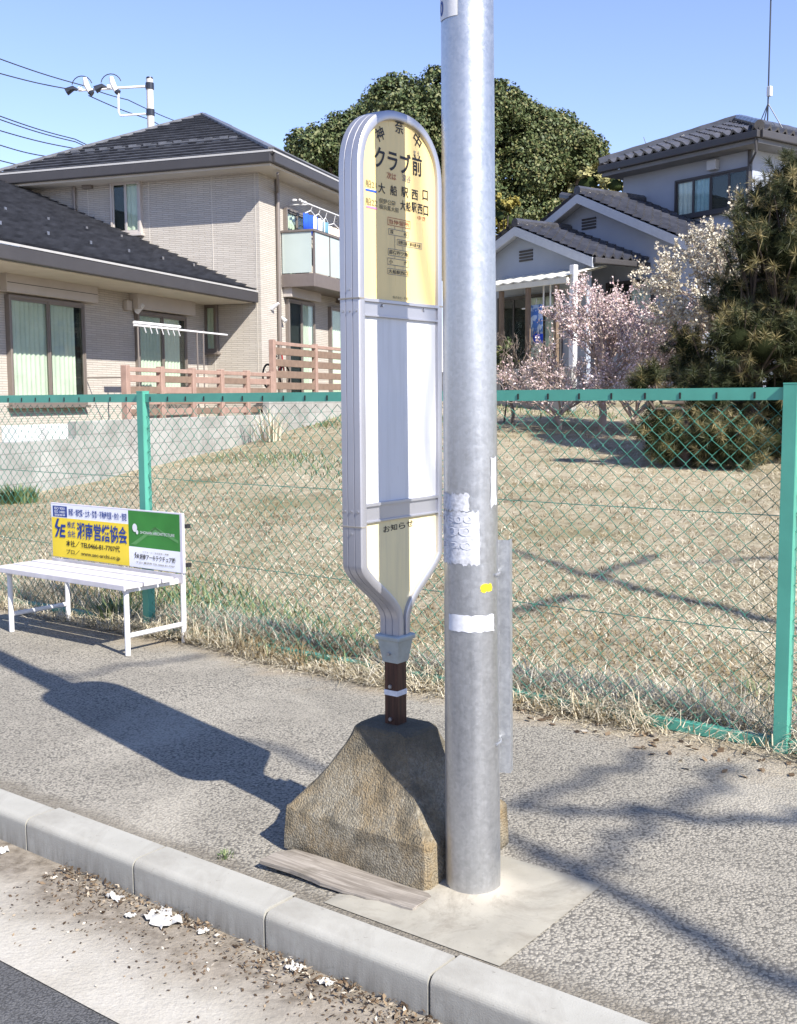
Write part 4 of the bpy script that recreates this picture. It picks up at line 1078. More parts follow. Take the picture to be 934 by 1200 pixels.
for a, b in (((rx0,ry0,ez), a1), ((rx1,ry0,ez), a1), (a1, a2), ((rx1,ry1,ez), a2), ((rx0,ry1,ez), a2)):
    a, b = Vector(a), Vector(b); nn_ = 12
    mb.tube([a.lerp(b, i/nn_) + Vector((0,0,.07)) for i in range(nn_+1)], [.13 if i % 2 else .12 for i in range(nn_+1)], 8)
mb.build('roof', M['kawara'], rh)
mb = MB()
for a in ((rx0, rx1, ry0-.07, ry0+.05), (rx1-.05, rx1+.07, ry0+.05, ry1), (rx0-.07, rx0+.05, ry0+.05, ry1)): mb.box(*a, RZ-.20, RZ-.03)
mb.build('gutter', M['dark_trim'], rh, bevel=.02)
mb = MB(); mb.box(rx0+.05, rx1-.05, ry0+.05, ry1-.05, RS, RS+.10); mb.build('soffit', M['soffit_shade'], rh)
# gable roofs
def gable(xr, zr, xl_e, xr_e, slope, yf, yb_, name, wall_x0, wall_x1, ov=.45, deep=True):
    m2 = MB(); zl = zr - slope*(xr-xl_e); zrr = zr - slope*(xr_e-xr); yo = yf-ov
    kawara(m2, (xr_e, yo, zrr), (xr_e, yb_, zrr), (xr, yb_, zr), (xr, yo, zr))
    kawara(m2, (xl_e, yb_, zl), (xl_e, yo, zl), (xr, yo, zr), (xr, yb_, zr))
    m2.tube([(xr, yo+(yb_-yo)*i/10, zr+.06) for i in range(11)], .12, 8)
    rf = m2.build(name, M['kawara'], rh)
    d = .10
    m2 = MB()                                  # barge boards, thick pieces
    for xe, ze in ((xr_e, zrr), (xl_e, zl)):
        a, b = Vector((xr, 0, zr-.03)), Vector((xe, 0, ze-.03)); vs = []
        for y in (yo, yo+.05):
            for p, dz in ((a,0),(b,0),(b,-.22),(a,-.22)): vs.append((p.x, y, p.z+dz))
        m2.add(vs, [(0,1,2,3),(7,6,5,4),(0,4,5,1),(1,5,6,2),(2,6,7,3),(3,7,4,0)])
    m2.build('barge_board', M['white_board'], rf)
    m2 = MB()                                  # underside
    for xe, ze in ((xr_e, zrr), (xl_e, zl)):
        m2.add([(xr,yo+.05,zr-.10),(xe,yo+.05,ze-.10),(xe,yb_,ze-.10),(xr,yb_,zr-.10),(xr,yo+.05,zr-.05),(xe,yo+.05,ze-.05),(xe,yb_,ze-.05),(xr,yb_,zr-.05)],
               [(0,1,2,3),(7,6,5,4),(0,4,5,1),(1,5,6,2),(2,6,7,3),(3,7,4,0)])
    m2.build('soffit', M['white_board'], rf)
    def rz(x): return zr - slope*abs(x-xr) - .11
    m2 = MB(); m2.prism([(wall_x0, .6), (wall_x1, .6), (wall_x1, rz(wall_x1)), (xr, rz(xr)), (wall_x0, rz(wall_x0))], 'y', yf, (yf+.15) if deep is False else yb_-.1)
    m2.build('gable_wall', M['stucco'], rh)
    m2 = MB()
    for q in range(4): m2.box(xr-.24, xr+.24, yf-.03, yf+.01, zr-.62-q*.075, zr-.575-q*.075)
    m2.build('gable_vent', M['dark_trim'], rh)
    m2 = MB(); m2.box(xr_e-.03, xr_e+.09, yo+.02, yb_, zrr-.16, zrr-.03); m2.build('gutter', M['dark_trim'], rh, bevel=.02)
xg, zg = Q.ony(676, 226, GW-.45); xge, zge = Q.ony(812, 283, GW-.45); s_g = (zg-zge)/(xge-xg)
gable(xg, zg, xg-4.4, xge+.3, s_g, GW, -.02, 'gable_roof', xg-3.9, xge-.3)
xq, zq = Q.ony(603, 264, PW-.4); xqe, zqe = Q.ony(694, 300, PW-.4); s_q = (zq-zqe)/(xqe-xq)
gable(xq, zq, xq-2.6, xqe, s_q, PW, GW-.02, 'porch_roof', xq-2.2, xqe-.55, .4, False)
# small roof piece seen behind the large gable
m2 = MB(); kawara(m2, (-4.4, .6, 6.55), (-4.4, 5, 6.55), (-7.0, 5, 7.3), (-7.0, .6, 7.3)); m2.tube([(-7,.6,7.3),(-4.4,.6,6.55)], .12, 8); m2.build('rear_roof', M['kawara'], rh)
m2 = MB(); m2.box(-7.6, -4.5, .9, 5, 1, 6.4); m2.build('wall', M['stucco'], rh)
# upper window and fittings
xa, _ = Q.ony(793, 235, 0); xb, _ = Q.ony(880, 225, 0); _, zt2 = Q.ony(836, 204, 0); _, zb2 = Q.ony(836, 250, 0)
window(rh, 'y', 0, -1, xa, xb, zb2, zt2, 4, fmat='dark_trim', curtains=('curtain_w', 'curtain_b', None, None))
xv_, zv_ = Q.ony(838, 194, 0); m2 = MB(); m2.box(xv_-.14, xv_+.14, -.16, 0, zv_-.12, zv_+.12); m2.build('vent_hood', M['white_board'], rh, bevel=.02)
m2 = MB(); m2.tube([(-.06,-.05,RS-.01),(-.06,-.05,3)], .04, 8); m2.tube([(rx1-.1,ry0,RZ-.18),(rx1-.1,ry0+.05,RZ-.5),(.0,-.06,RZ-.6)], .03, 8); m2.build('downpipe', M['dark_trim'], rh)
yw0, _ = Q.onx(908, 225, 0); yw1, _ = Q.onx(932, 225, 0); window(rh, 'x', 0, 1, yw0, yw1, 5.0, RS-.75, 2, fmat='white_board', curtains=('curtain_w',))
m2 = MB(); gy = np.linspace(yw0+.1, yw1-.1, 7)
for q in gy: m2.tube([(.16, q, 4.95),(.16, q, RS-.7)], .018, 5)
m2.tube([(.16, yw0, 5.0),(.16, yw1, 5.0)], .02, 5); m2.tube([(.16, yw0, RS-.75),(.16, yw1, RS-.75)], .02, 5); m2.build('window_grille', M['white_board'], rh)
yp0, _ = Q.onx(903, 210, 0); m2 = MB(); m2.tube([(.05,yp0+.15,RS-.5),(.20,yp0+.1,RS-.52),(.22,yp0,RS-.8),(.10,yp0-.2,RS-1.3),(.10,yp0-.22,4)], .075, 8); m2.build('duct', M['pipe_white'], rh, smooth=True)
# window low on the big gable wall, half hidden by the blossom
xa, zt2 = Q.ony(713, 332, GW); xb, zb2 = Q.ony(768, 372, GW)
window(rh, 'y', GW, -1, xa, xb, zb2-.4, zt2, 2, fmat='dark_trim', curtains=(None, 'curtain_w'))
# porch: glass doors, canopy, posts
xa, zt2 = Q.ony(586, 350, PW); xb, _ = Q.ony(660, 344, PW)
_, zflo = Q.ony(640, 428, PW)
window(rh, 'y', PW, -1, xa, xb, zflo, zt2, 4, fmat='dark_trim', curtains=(None, None, 'curtain_w', 'curtain_w'), name='glass_door')
cxa, cz = Q.ony(665, 323, PW-1.3); cxb, _ = Q.ony(570, 345, PW-1.3)
m2 = MB(); ncs = 40; vs = []
x0c, x1c = cxb-.9, cxa
for i in range(ncs+1):
    x = x0c + (x1c-x0c)*i/ncs; wv = .018*math.sin(i*1.57)
    vs += [(x, PW-1.35, cz+wv), (x, PW-.02, cz+.32+wv), (x, PW-1.35, cz-.03+wv), (x, PW-.02, cz+.29+wv)]
m2.add(vs, [(4*i, 4*i+4, 4*i+5, 4*i+1) for i in range(ncs)] + [(4*i+2, 4*i+3, 4*i+7, 4*i+6) for i in range(ncs)] + [(4*i, 4*i+2, 4*i+6, 4*i+4) for i in range(ncs)])
m2.box(x0c, x1c+.02, PW-1.34, PW-1.28, cz-.16, cz-.035); cano = m2.build('canopy', M['canopy'], rh)
for px_ in (588, 619, 652):
    xx, _ = Q.ony(px_, 400, PW-1.25); m2 = MB(); m2.box(xx-.05, xx+.05, PW-1.31, PW-1.21, zflo-.6, cz-.165); m2.build('canopy_post', M['post_brown'], rh, bevel=.006, seg=1)
xx, _ = Q.ony(671, 400, PW-1.1); m2 = MB(); m2.box(xx-.07, xx+.07, PW-1.15, PW-1.02, zflo-.6, cz+.25); m2.build('corner_post', M['pipe_white'], rh, bevel=.01)
for px_ in (637, 645):
    xx, _ = Q.ony(px_, 350, PW-1.0); m2 = MB(); m2.tube([(xx,PW-1.0,cz+.05),(xx,PW-1.0,cz-.62)], .02, 6); m2.build('hanging_rod', M['pipe_white'], cano)
lr = MB(); xx0, _ = Q.ony(612, 360, PW-1.0); xx1, _ = Q.ony(668, 352, PW-1.0)
lr.tube([(xx0,PW-1.0,cz-.6),(xx1,PW-1.0,cz-.6)], .018, 6); lr.build('laundry_rail', M['pipe_white'], cano)
for i, (pa, pb, pt, pb2, cm, lab) in enumerate(((620, 636, 358, 394, 'cloth_pat', 'blue and white patterned towel hanging beneath the porch canopy'), (624, 637, 392, 402, 'cloth_blue', 'small dark blue cloth below the patterned towel on the porch'))):
    xa, z1_ = Q.ony(pa, pt, PW-1.05-.06*i); xb, z0_ = Q.ony(pb, pb2, PW-1.05-.06*i)
    g = wavy(-(xb-xa)/2, (xb-xa)/2, 0, z1_-z0_, 0, .02, .3); o = g.build('hanging_towel', M[cm], smooth='all'); o.location = Q.w((xa+xb)/2, PW-1.05-.06*i, z0_); o.rotation_euler.z = RA
    sd = o.modifiers.new('thickness', 'SOLIDIFY'); sd.thickness = .012; tag(o, lab, 'laundry')
    hk = MB(); hk.tube([(0,0,z1_-z0_),(0,.02,z1_-z0_+.15)], .008, 5); hk.build('hanger', M['pipe_white'], o)
# garden wall in front of the porch
gw = MB(); xg0, ztg = Q.ony(660, 431, PW-2.6); xg1, _ = Q.ony(560, 434, PW-2.6)
gw.box(xg1-3, xg0+.4, PW-2.75, PW-2.6, .6, ztg); o = gw.build('garden_wall', M['block'], bevel=.01, seg=1); o.location = (RQ[0], RQ[1], 0); o.rotation_euler.z = RA
tag(o, 'low weathered block wall in front of the stucco house porch', 'wall')
# roof mast
mast = thing('antenna_mast', 'thin guyed antenna mast with a small white box on the tiled roof', 'antenna', Q.w(apx, ry0+hw+1.25, apz+.1), RA)
m2 = MB(); m2.tube([(0,0,0),(0,0,3.8)], .022, 6); m2.build('mast', M['dark_fit'], mast)
for a, b in ((.32,.2),(-.32,.2),(0,-.4)):
    m2 = MB(); m2.tube([(a,b,-.12),(0,0,.55)], .014, 5); m2.build('stay', M['dark_fit'], mast)
m2 = MB(); m2.box(-.02,.10,-.06,.05,.72,.98); m2.build('antenna_box', M['white_paint'], mast, bevel=.02)
m2 = MB(); m2.box(-.02, .24, -.015, .015, 3.35, 3.37); m2.tube([(-.3,0,3.55),(.5,0,3.6)], .012, 5)
for q in range(6): m2.tube([(-.25+q*.13,-.22,3.56+q*.006),(-.25+q*.13,.22,3.56+q*.006)], .008, 4)
m2.build('aerial', M['dark_fit'], mast)

# ------------------------------------------------------------------ utility pole and its wires
UP = dp(176, 120, 45); up = thing('utility_pole', 'grey concrete utility pole with a white crossarm rising behind the roof', 'utility pole', (UP.x, UP.y, 0))
ztop = dp(176, 92, 45).z
m2 = MB(); m2.tube([(0,0,-.5),(0,0,ztop)], [.19,.135], 14); m2.build('shaft', M['util'], up, smooth=True)
m2 = MB(); m2.tube([(0,0,ztop-.02),(0,0,ztop+.05)], [.142,.12], 14); m2.build('cap', M['dark_fit'], up)
def ul_(px, py, dy=0): p = dp(px, py, 45+dy); return (p.x-UP.x, p.y-UP.y, p.z)
m2 = MB(); m2.tube([ul_(177,100.8),ul_(92,106)], .05, 6); m2.build('crossarm', M['white_paint'], up)
m2 = MB(); m2.tube([ul_(176,133),ul_(141,135.5),ul_(139,131),ul_(138.5,105)], .04, 6); m2.build('bracket', M['white_paint'], up)
for z in (101, 132):
    m2 = MB(); p = ul_(176, z); m2.tube([(0,0,p[2]-.12),(0,0,p[2]+.12)], .165, 12); m2.build('clamp', M['dark_fit'], up)
for a, b in ((86,104),(101,99),(120,101.5),(132,98)):
    p = Vector(ul_(a, b)); big = a in (101, 132)
    m2 = MB()
    if big: m2.tube([p+Vector((-.05,0,.25)), p+Vector((.0,0,.0)), p+Vector((.14,0,-.30))], [.08,.12,.09], 8)
    else: m2.tube([p+Vector((-.28,0,-.12)), p+Vector((0,0,.02)), p+Vector((.16,0,-.04))], [.15,.10,.05], 8)
    m2.build('insulator', M['insul' if big else 'dark_fit'], up, smooth=True)
    if big:
        m3 = MB(); m3.tube([p+Vector((.12,0,-.28)), p+Vector((.24,0,-.36))], [.10,.12], 8); m3.build('insulator', M['dark_fit'], up)
    else:
        m3 = MB(); m3.tube([p+Vector((.2,0,-.02)), p+Vector((.34,0,-.02))], .09, 8); m3.build('insulator', M['insul'], up)
        m3 = MB(); m3.tube([p+Vector((0.4*math.cos(a_)+.35, 0, .1+.38*math.sin(a_))) for a_ in np.linspace(3.0, .3, 9)], .02, 5); m3.build('jumper_wire', M['black_wire'], up)
def wire(pts, label, r=.022):
    P = [dp(x, y, d) for x, y, d in pts]; full = []
    for i in range(len(P)-1):
        for k in range(12):
            f = k/12; q = P[i].lerp(P[i+1], f); q.z -= .10*math.sin(math.pi*f)*min(1,(P[i]-P[i+1]).length/12); full.append(q)
    full.append(P[-1]); o0 = full[0]
    m = MB(); m.tube([p-o0 for p in full], r, 5); o = m.build('overhead_wire', M['black_wire']); o.location = o0
    tag(o, label, 'wire', 'overhead wires at the utility pole'); return o
wire([(-60,45,38),(0,69,40),(97,100,45),(150,117,50),(230,150,60)], 'highest overhead wire, running over the top of the crossarm')
wire([(-60,72,38),(0,86,40),(85,105,45)], 'second highest overhead wire, ending at the outer insulator of the crossarm')
wire([(104,112,45),(176,140,52),(215,158,62)], 'short wire dropping behind the utility pole from the inner insulators')
wire([(-60,120,38),(0,136,40),(88,163,46),(120,175,52)], 'upper wire of the close pair left of the roof')
wire([(-60,124,38),(0,140,40),(88,166,46),(120,176,52)], 'lower wire of the close pair left of the roof')
wire([(-60,140,38),(0,153,40),(88,174,46),(120,182,52)], 'single wire just below the close pair left of the roof')
wire([(-60,158,38),(0,170,40),(60,184,46),(110,194,52)], 'second lowest wire above the charcoal roof edge')
wire([(-60,178,38),(0,188,40),(60,199,46),(110,208,52)], 'lowest wire just above the charcoal roof edge')
# ------------------------------------------------------------------ vegetation helpers
def m_leaf(name, stops, rough=.6, trans=.0, spec=.3):
    t = NT(name); g = t.n('NewGeometry')
    c = t.ramp(g.outputs['Random Per Island'], stops); t.col(c).set(Roughness=rough, Specular_IOR_Level=spec)
    return t.mat
M['straw'] = m_leaf('straw_blades', [(0, (.33,.275,.175)), (.5, (.51,.45,.33)), (1, (.66,.61,.49))], .8, spec=.15)
M['straw_dark'] = m_leaf('old_straw', [(0, (.13,.095,.05)), (1, (.28,.215,.12))], .9, spec=.1)
M['green'] = m_leaf('green_blades', [(0, (.06,.10,.035)), (.6, (.12,.16,.07)), (1, (.25,.27,.14))], .7)
M['litter'] = m_leaf('dead_leaves', [(0, (.04,.028,.02)), (.5, (.115,.080,.052)), (.85, (.24,.18,.12)), (1, (.58,.54,.46))], .85, spec=.1)
M['bark'] = simple('grey_brown_bark', (.17,.135,.11), .9, 0, .3, 12, .6, 30)
M['bark_dark'] = simple('dark_bark', (.075,.058,.048), .9, 0, .3, 12, .6, 30)
M['twig'] = simple('reddish_twig', (.36,.285,.245), .8, 0, .2, 5)

def blades(P, L, wd, az, lean, bend, mats, midx):
    """curved grass blades: 2 segments, tapering; P (n,3) roots"""
    n = len(P); dirx = np.stack([np.cos(az), np.sin(az), np.zeros(n)], -1); side = np.stack([-np.sin(az), np.cos(az), np.zeros(n)], -1)
    a1 = lean; a2 = np.clip(lean + bend, 0, 1.75)
    up = np.array([0,0,1.])
    d1 = dirx*np.sin(a1)[:,None] + up*np.cos(a1)[:,None]; d2 = dirx*np.sin(a2)[:,None] + up*np.cos(a2)[:,None]
    m = P + d1*(L*.55)[:,None]; tip = m + d2*(L*.45)[:,None]
    w = side*(wd/2)[:,None]
    V = np.stack([P-w, P+w, m+w*.8, m-w*.8, tip], 1).reshape(-1,3)
    b = np.arange(n)*5
    F4 = np.stack([b, b+1, b+2, b+3], -1); F3 = np.stack([b+3, b+2, b+4], -1)
    return V, F4, F3
def blade_mesh(name, sets, mats, kind='stuff'):
    Vs, T, mi, off = [], [], [], 0
    for (P, L, wd, az, lean, bend, m) in sets:
        V, F4, F3 = blades(P, L, wd, az, lean, bend, None, None)
        tri = np.concatenate([F4[:,[0,1,2]], F4[:,[0,2,3]], F3]) + off
        Vs.append(V); T.append(tri); mi.append(np.full(len(tri), m)); off += len(V)
    o = npmesh(name, np.concatenate(Vs), np.concatenate(T), mats, np.concatenate(mi)); o['kind'] = kind
    return o
def lotpts(n, d0, d1, power=2.0, xa=-.42, xb=.42):
    """random points of the lot, denser near the fence"""
    u = rng.random(n); Y = 1/((1/d0) + u*((1/d1)-(1/d0))) if power == 2.0 else d0 + (d1-d0)*u
    X = Y*(xa + (xb-xa)*rng.random(n)); k = KN[0]*X + KN[1]*Y; ok = k > FENCE_K + .03
    # stay out of the houses
    lx = (X-LP[0])*L.X.x + (Y-LP[1])*L.X.y
    ly = (X-LP[0])*L.Y.x + (Y-LP[1])*L.Y.y
    ok &= ~((lx < bwx+.12) & (ly > -17) & (ly < 10))
    rxx = (X-RQ[0])*Q.X.x + (Y-RQ[1])*Q.X.y; ryy = (X-RQ[0])*Q.Y.x + (Y-RQ[1])*Q.Y.y
    ok &= ~((ryy > PW-2.5) & (rxx > -12))
    return X[ok], Y[ok]
def patch(X, Y, s, seed):
    r = np.random.default_rng(seed); v = np.zeros_like(X)
    for i in range(5):
        a = r.random()*6.28; f = s*(.6+r.random()*1.3); v += np.sin((X*np.cos(a)+Y*np.sin(a))*f + r.random()*6.28 + 1.3*np.sin(X*f*.6 + i))
    return v/5
# dry lawn
sets = []
X, Y = lotpts(230000, 5.0, 30); n = len(X); P = np.stack([X, Y, fh(X, Y)-.004], -1)
dens = patch(X, Y, 1.6, 3); kk = rng.random(n) < np.clip(.55 + .9*dens + .5*patch(X, Y, 5.0, 4), .04, 1); P = P[kk]; n = len(P); d = P[:,1]
sets.append((P, (.03+.06*rng.random(n))*(1+d*.012), .0028+.0004*d, rng.random(n)*6.28, 1.0+.55*rng.random(n), .4*rng.random(n), 0))
X, Y = lotpts(80000, 5.0, 30); n = len(X); kk = rng.random(n) < np.clip(.4 - .9*patch(X, Y, 1.6, 3), .05, 1); P = np.stack([X, Y, fh(X, Y)-.004], -1)[kk]; n = len(P); d = P[:,1]
sets.append((P, (.025+.05*rng.random(n))*(1+d*.015), .003+.0005*d, rng.random(n)*6.28, .6+.9*rng.random(n), .5*rng.random(n), 1))
X, Y = lotpts(60000, 6.5, 32); n = len(X); g = patch(X, Y, .9, 11); farb = np.clip((Y-15)/10, 0, .55)
kk = (g + farb*.8 + .25*rng.random(n)) > .60; P = np.stack([X, Y, fh(X, Y)-.004], -1)[kk]; n = len(P); d = P[:,1]
sets.append((P, (.05+.07*rng.random(n))*(1+d*.01), .004+.0007*d, rng.random(n)*6.28, .25+.6*rng.random(n), .5*rng.random(n), 2))
blade_mesh('dry_grass', sets, [M['straw'], M['straw_dark'], M['green']])

# tangled weeds along the foot of the fence
sets = []
def fence_pts(n, k0, k1, seed, s, thr, u0=-7.5, u1=5.2, pw=1.0):
    u = u0 + (u1-u0)*rng.random(n); k = FENCE_K + k0 + (k1-k0)*rng.random(n)**pw + .10*patch(u, u*0, 2.2, 71)
    X = KX[0]*u + KN[0]*k; Y = KX[1]*u + KN[1]*k
    g = patch(u, k*2, s, seed); kk = g + .35*rng.random(n) > thr
    kk &= ~((np.abs(u-(ur-.22)) < .36) & (k < FENCE_K+.06) & (rng.random(n) < .8))
    return np.stack([X, Y, np.maximum(fh(X, Y), 0)-.006], -1)[kk], u[kk], k[kk], np.clip(g[kk]-thr+.4, .3, 1.1)
# matted straw heap, in irregular clumps
P, u, k, g = fence_pts(40000, -.17, .45, 5, 1.7, -.22); n = len(P); P[:,2] += .13*rng.random(n)*g*np.clip(1-np.abs(k-FENCE_K-.1)*2.2, 0, 1)
sets.append((P, (.08+.20*rng.random(n))*g, .0025+.003*rng.random(n), rng.random(n)*6.28, .75+.75*rng.random(n), .2+.8*rng.random(n), 0))
P, u, k, g = fence_pts(9000, -.15, .40, 6, 1.9, -.1); n = len(P)
sets.append((P, (.12+.24*rng.random(n))*g, .0025+.003*rng.random(n), rng.random(n)*6.28, .1+.8*rng.random(n), .5+1.0*rng.random(n), 0))
P, u, k, g = fence_pts(20000, -.15, .50, 8, 1.6, -.02); n = len(P); P[:,2] += .07*rng.random(n)*g
sets.append((P, (.07+.18*rng.random(n))*g, .003+.003*rng.random(n), rng.random(n)*6.28, .5+1.0*rng.random(n), .3+.9*rng.random(n), 1))
# darker tangle in the right-hand bay
P, u, k, g = fence_pts(17000, -.16, .40, 13, 2.2, -.25, -.85, .70); n = len(P); P[:,2] += .12*rng.random(n)*g
sets.append((P, (.08+.20*rng.random(n))*g, .003+.004*rng.random(n), rng.random(n)*6.28, .4+1.1*rng.random(n), .3+.9*rng.random(n), 1))
P, u, k, g = fence_pts(8000, -.06, .8, 21, 1.3, .56); n = len(P)
sets.append((P, .06+.14*rng.random(n), .006+.006*rng.random(n), rng.random(n)*6.28, .2+1.1*rng.random(n), .3+.8*rng.random(n), 2))
P, u, k, g = fence_pts(9000, -.30, -.04, 30, 2.6, .12, pw=.6); n = len(P)
sets.append((P, .03+.10*rng.random(n), .0025+.003*rng.random(n), rng.random(n)*6.28, 1.25+.3*rng.random(n), .15*rng.random(n), 0))
blade_mesh('weeds', sets, [M['straw'], M['straw_dark'], M['green']])
# taller reeds standing in the far corner of the lot
def tuft(name, label, X0, Y0, n, h, spread, m, w=.012):
    r = rng.random(n)*spread; a = rng.random(n)*6.28; X = r*np.cos(a); Y = r*np.sin(a)
    P = np.stack([X, Y, np.zeros(n)], -1)
    V, F4, F3 = blades(P, h*(.5+.5*rng.random(n)), w*(.6+.6*rng.random(n)), a, .05+.45*rng.random(n), .1+.7*rng.random(n), None, None)
    o = npmesh(name, V, np.concatenate([F4[:,[0,1,2]], F4[:,[0,2,3]], F3]), M[m]); o.location = (X0, Y0, float(fh(X0, Y0))); return tag(o, label, 'plant')
p = gp(318, 525, .6); tuft('reed_clump', 'tall dry straw reed clump by the block wall step', p.x, p.y, 90, .75, .35, 'straw', .02)
p = gp(22, 592, .2); tuft('weed_plant', 'small green weed growing against the low block wall', p.x, p.y, 160, .30, .30, 'green', .03)
p = gp(133, 733, 0); tuft('weed_plant', 'leafy green weed under the bench beside the fence post', p.x, p.y+.12, 120, .22, .16, 'green', .03)
p = gp(264, 1003, 0); tuft('weed_plant', 'tiny yellow-green weed sprouting behind the kerb', p.x, p.y, 60, .035, .03, 'green', .006)

# ------------------------------------------------------------------ branching wood
def branches(pts_rad, n=5):
    """list of (points, radii) -> V, F arrays"""
    V, F_, off = [], [], 0
    q = 2*np.pi*np.arange(n)/n; cq, sq = np.cos(q), np.sin(q)
    for P, r in pts_rad:
        P = np.asarray(P, float); r = np.asarray(r, float); T = np.gradient(P, axis=0); T /= np.linalg.norm(T, axis=1)[:,None] + 1e-9
        ref = np.where(np.abs(T[:,2:3]) < .9, np.array([[0,0,1.]]), np.array([[1.,0,0]]))
        a = np.cross(T, ref); a /= np.linalg.norm(a, axis=1)[:,None]; b = np.cross(a, T)
        ring = P[:,None,:] + (a[:,None,:]*cq[None,:,None] + b[:,None,:]*sq[None,:,None])*r[:,None,None]
        V.append(ring.reshape(-1,3)); m = len(P); base = off + np.arange(m-1)*n
        for k in range(n): F_.append(np.stack([base+k, base+(k+1)%n, base+n+(k+1)%n, base+n+k], -1))
        off += m*n
    return np.concatenate(V), np.concatenate(F_)
def grow(p, d, length, rad, level, rnd, out, tips, kids=4, wig=.25, up=.15, spread=.8, shrink=.62, minr=.004):
    n = 6; P = [np.array(p, float)]; dd = np.array(d, float)
    for i in range(n):
        dd = dd + rnd.normal(0, wig, 3)/n*1.6 + np.array([0,0,up])/n; dd /= np.linalg.norm(dd); P.append(P[-1] + dd*length/n)
    r = np.linspace(rad, max(rad*.45, minr), n+1); out.append((P, r))
    if level == 0: tips.append((P, dd)); return
    for c in range(kids):
        f = .3 + .7*(c+rnd.random()*.8)/kids; i = min(n-1, int(f*n)); q = P[i] + (P[i+1]-P[i])*(f*n-i)
        ax = rnd.normal(0, 1, 3); ax -= ax.dot(dd)*dd; ax /= np.linalg.norm(ax)
        nd = dd*math.cos(spread*(.6+.6*rnd.random())) + ax*math.sin(spread*(.6+.6*rnd.random()))
        grow(q, nd, length*shrink*(.7+.5*rnd.random()), max(r[i]*.62, minr), level-1, rnd, out, tips, kids, wig, up, spread, shrink, minr)
def quads(C, N, s, asp=1.6):
    """flat leaf diamonds at C facing N, size s"""
    n = len(C); ref = rng.normal(0, 1, (n,3)); a = np.cross(N, ref); a /= np.linalg.norm(a, axis=1)[:,None]+1e-9; b = np.cross(N, a); b /= np.linalg.norm(b, axis=1)[:,None]+1e-9
    a = a*(s*asp/2)[:,None]; b = b*(s/2)[:,None]
    V = np.stack([C-a, C+b, C+a, C-b], 1).reshape(-1,3); F_ = np.arange(n*4).reshape(n,4); return V, F_
def blob(mb, c, rx, ry, rz, rnd, n=10):
    vs = []; rows = 7
    for j in range(rows+1):
        ph = math.pi*j/rows
        for i in range(n):
            a = 2*math.pi*i/n; k = .82+.3*rnd.random()
            vs.append((c[0]+rx*k*math.sin(ph)*math.cos(a), c[1]+ry*k*math.sin(ph)*math.sin(a), c[2]+rz*k*math.cos(ph)))
    mb.add(vs, [(j*n+i, j*n+(i+1)%n, (j+1)*n+(i+1)%n, (j+1)*n+i) for j in range(rows) for i in range(n)])
def broadleaf(name, label, at, ground, lobes, leaf, per_m2, lm, seed, core='core_shade', crown_z=None):
    """evergreen: lobes = (x, y, z, rx, rz) relative to the root; leaves scattered in each lobe's outer shell"""
    rnd = np.random.default_rng(seed); root = thing(name, label, 'tree', (at[0], at[1], ground))
    zc = np.mean([l[2] for l in lobes]); rs = min(1, np.mean([l[3] for l in lobes])/1.5)*(1 if np.mean([l[3] for l in lobes]) > .8 else .4); out, tips = [], []
    out.append(([(0,0,-.3),(.1,0,zc*.35),(0,.1,zc*.7),(.1,0,zc)], [q*rs for q in (.45,.36,.28,.16)]))
    for l in lobes[::2]: out.append(([(0,.05,zc*.45),(l[0]*.5,l[1]*.5,zc*.45+(l[2]-zc*.45)*.6),(l[0]*.9,l[1]*.9,l[2])], [.2*rs,.13*rs,.06*rs]))
    V, Fq = branches(out, 8); npmesh('trunk', V, Fq, M['bark_dark'], parent=root, smooth=True)
    Cs, Ns, Ss = [], [], []
    for (x, y, z, rx, rz) in lobes:
        nl = int(per_m2*4*math.pi*(rx*rx*.6+rx*rz*.4)); d = rnd.normal(0, 1, (nl,3)); d /= np.linalg.norm(d, axis=1)[:,None]
        # tufts: pull the leaves of a lobe into small clumps
        nc = max(8, nl//40); cd = rnd.normal(0, 1, (nc,3)); cd /= np.linalg.norm(cd, axis=1)[:,None]; cr = .80+.28*rnd.random(nc)
        ci = rnd.integers(0, nc, nl); dd = cd[ci] + rnd.normal(0, .135, (nl,3)); ln = np.linalg.norm(dd, axis=1)[:,None]; dd /= ln
        r = cr[ci]*(.74 + .30*rnd.random(nl))
        Cs.append(np.array([x,y,z]) + dd*r[:,None]*np.array([rx,rx,rz])); Ns.append(dd*.8 + rnd.normal(0,.55,(nl,3)) + np.array([0,0,.35])); Ss.append(leaf*(.6+.8*rnd.random(nl)))
    C = np.concatenate(Cs); N = np.concatenate(Ns); N /= np.linalg.norm(N, axis=1)[:,None]
    V, Fq = quads(C, N, np.concatenate(Ss), 1.5); cr_ = npmesh('crown', V, Fq, M[lm], parent=root)
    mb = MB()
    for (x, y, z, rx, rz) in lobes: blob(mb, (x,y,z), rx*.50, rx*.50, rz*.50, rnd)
    mb.build('inner_shade_core', M[core], cr_, smooth='all'); return root
M['core_shade'] = m_leaf('inner_leaf_shade', [(0, (.022,.032,.012)), (1, (.030,.042,.016))], .95, spec=.05)  # solid dark core, the inner shade of a crown painted as colour
M['leaf_olive'] = m_leaf('olive_evergreen_leaves', [(0, (.036,.054,.019)), (.55, (.082,.108,.038)), (.85, (.13,.140,.055)), (1, (.22,.195,.085))], .55)
M['leaf_dark'] = m_leaf('dark_evergreen_leaves', [(0, (.036,.056,.021)), (.6, (.082,.112,.042)), (1, (.18,.18,.08))], .55)
M['leaf_yellow'] = m_leaf('yellow_green_leaves', [(0, (.13,.12,.025)), (.6, (.24,.20,.04)), (1, (.34,.28,.07))], .6)
M['leaf_lime'] = m_leaf('pale_bamboo_leaves', [(0, (.15,.15,.05)), (1, (.32,.29,.13))], .6)

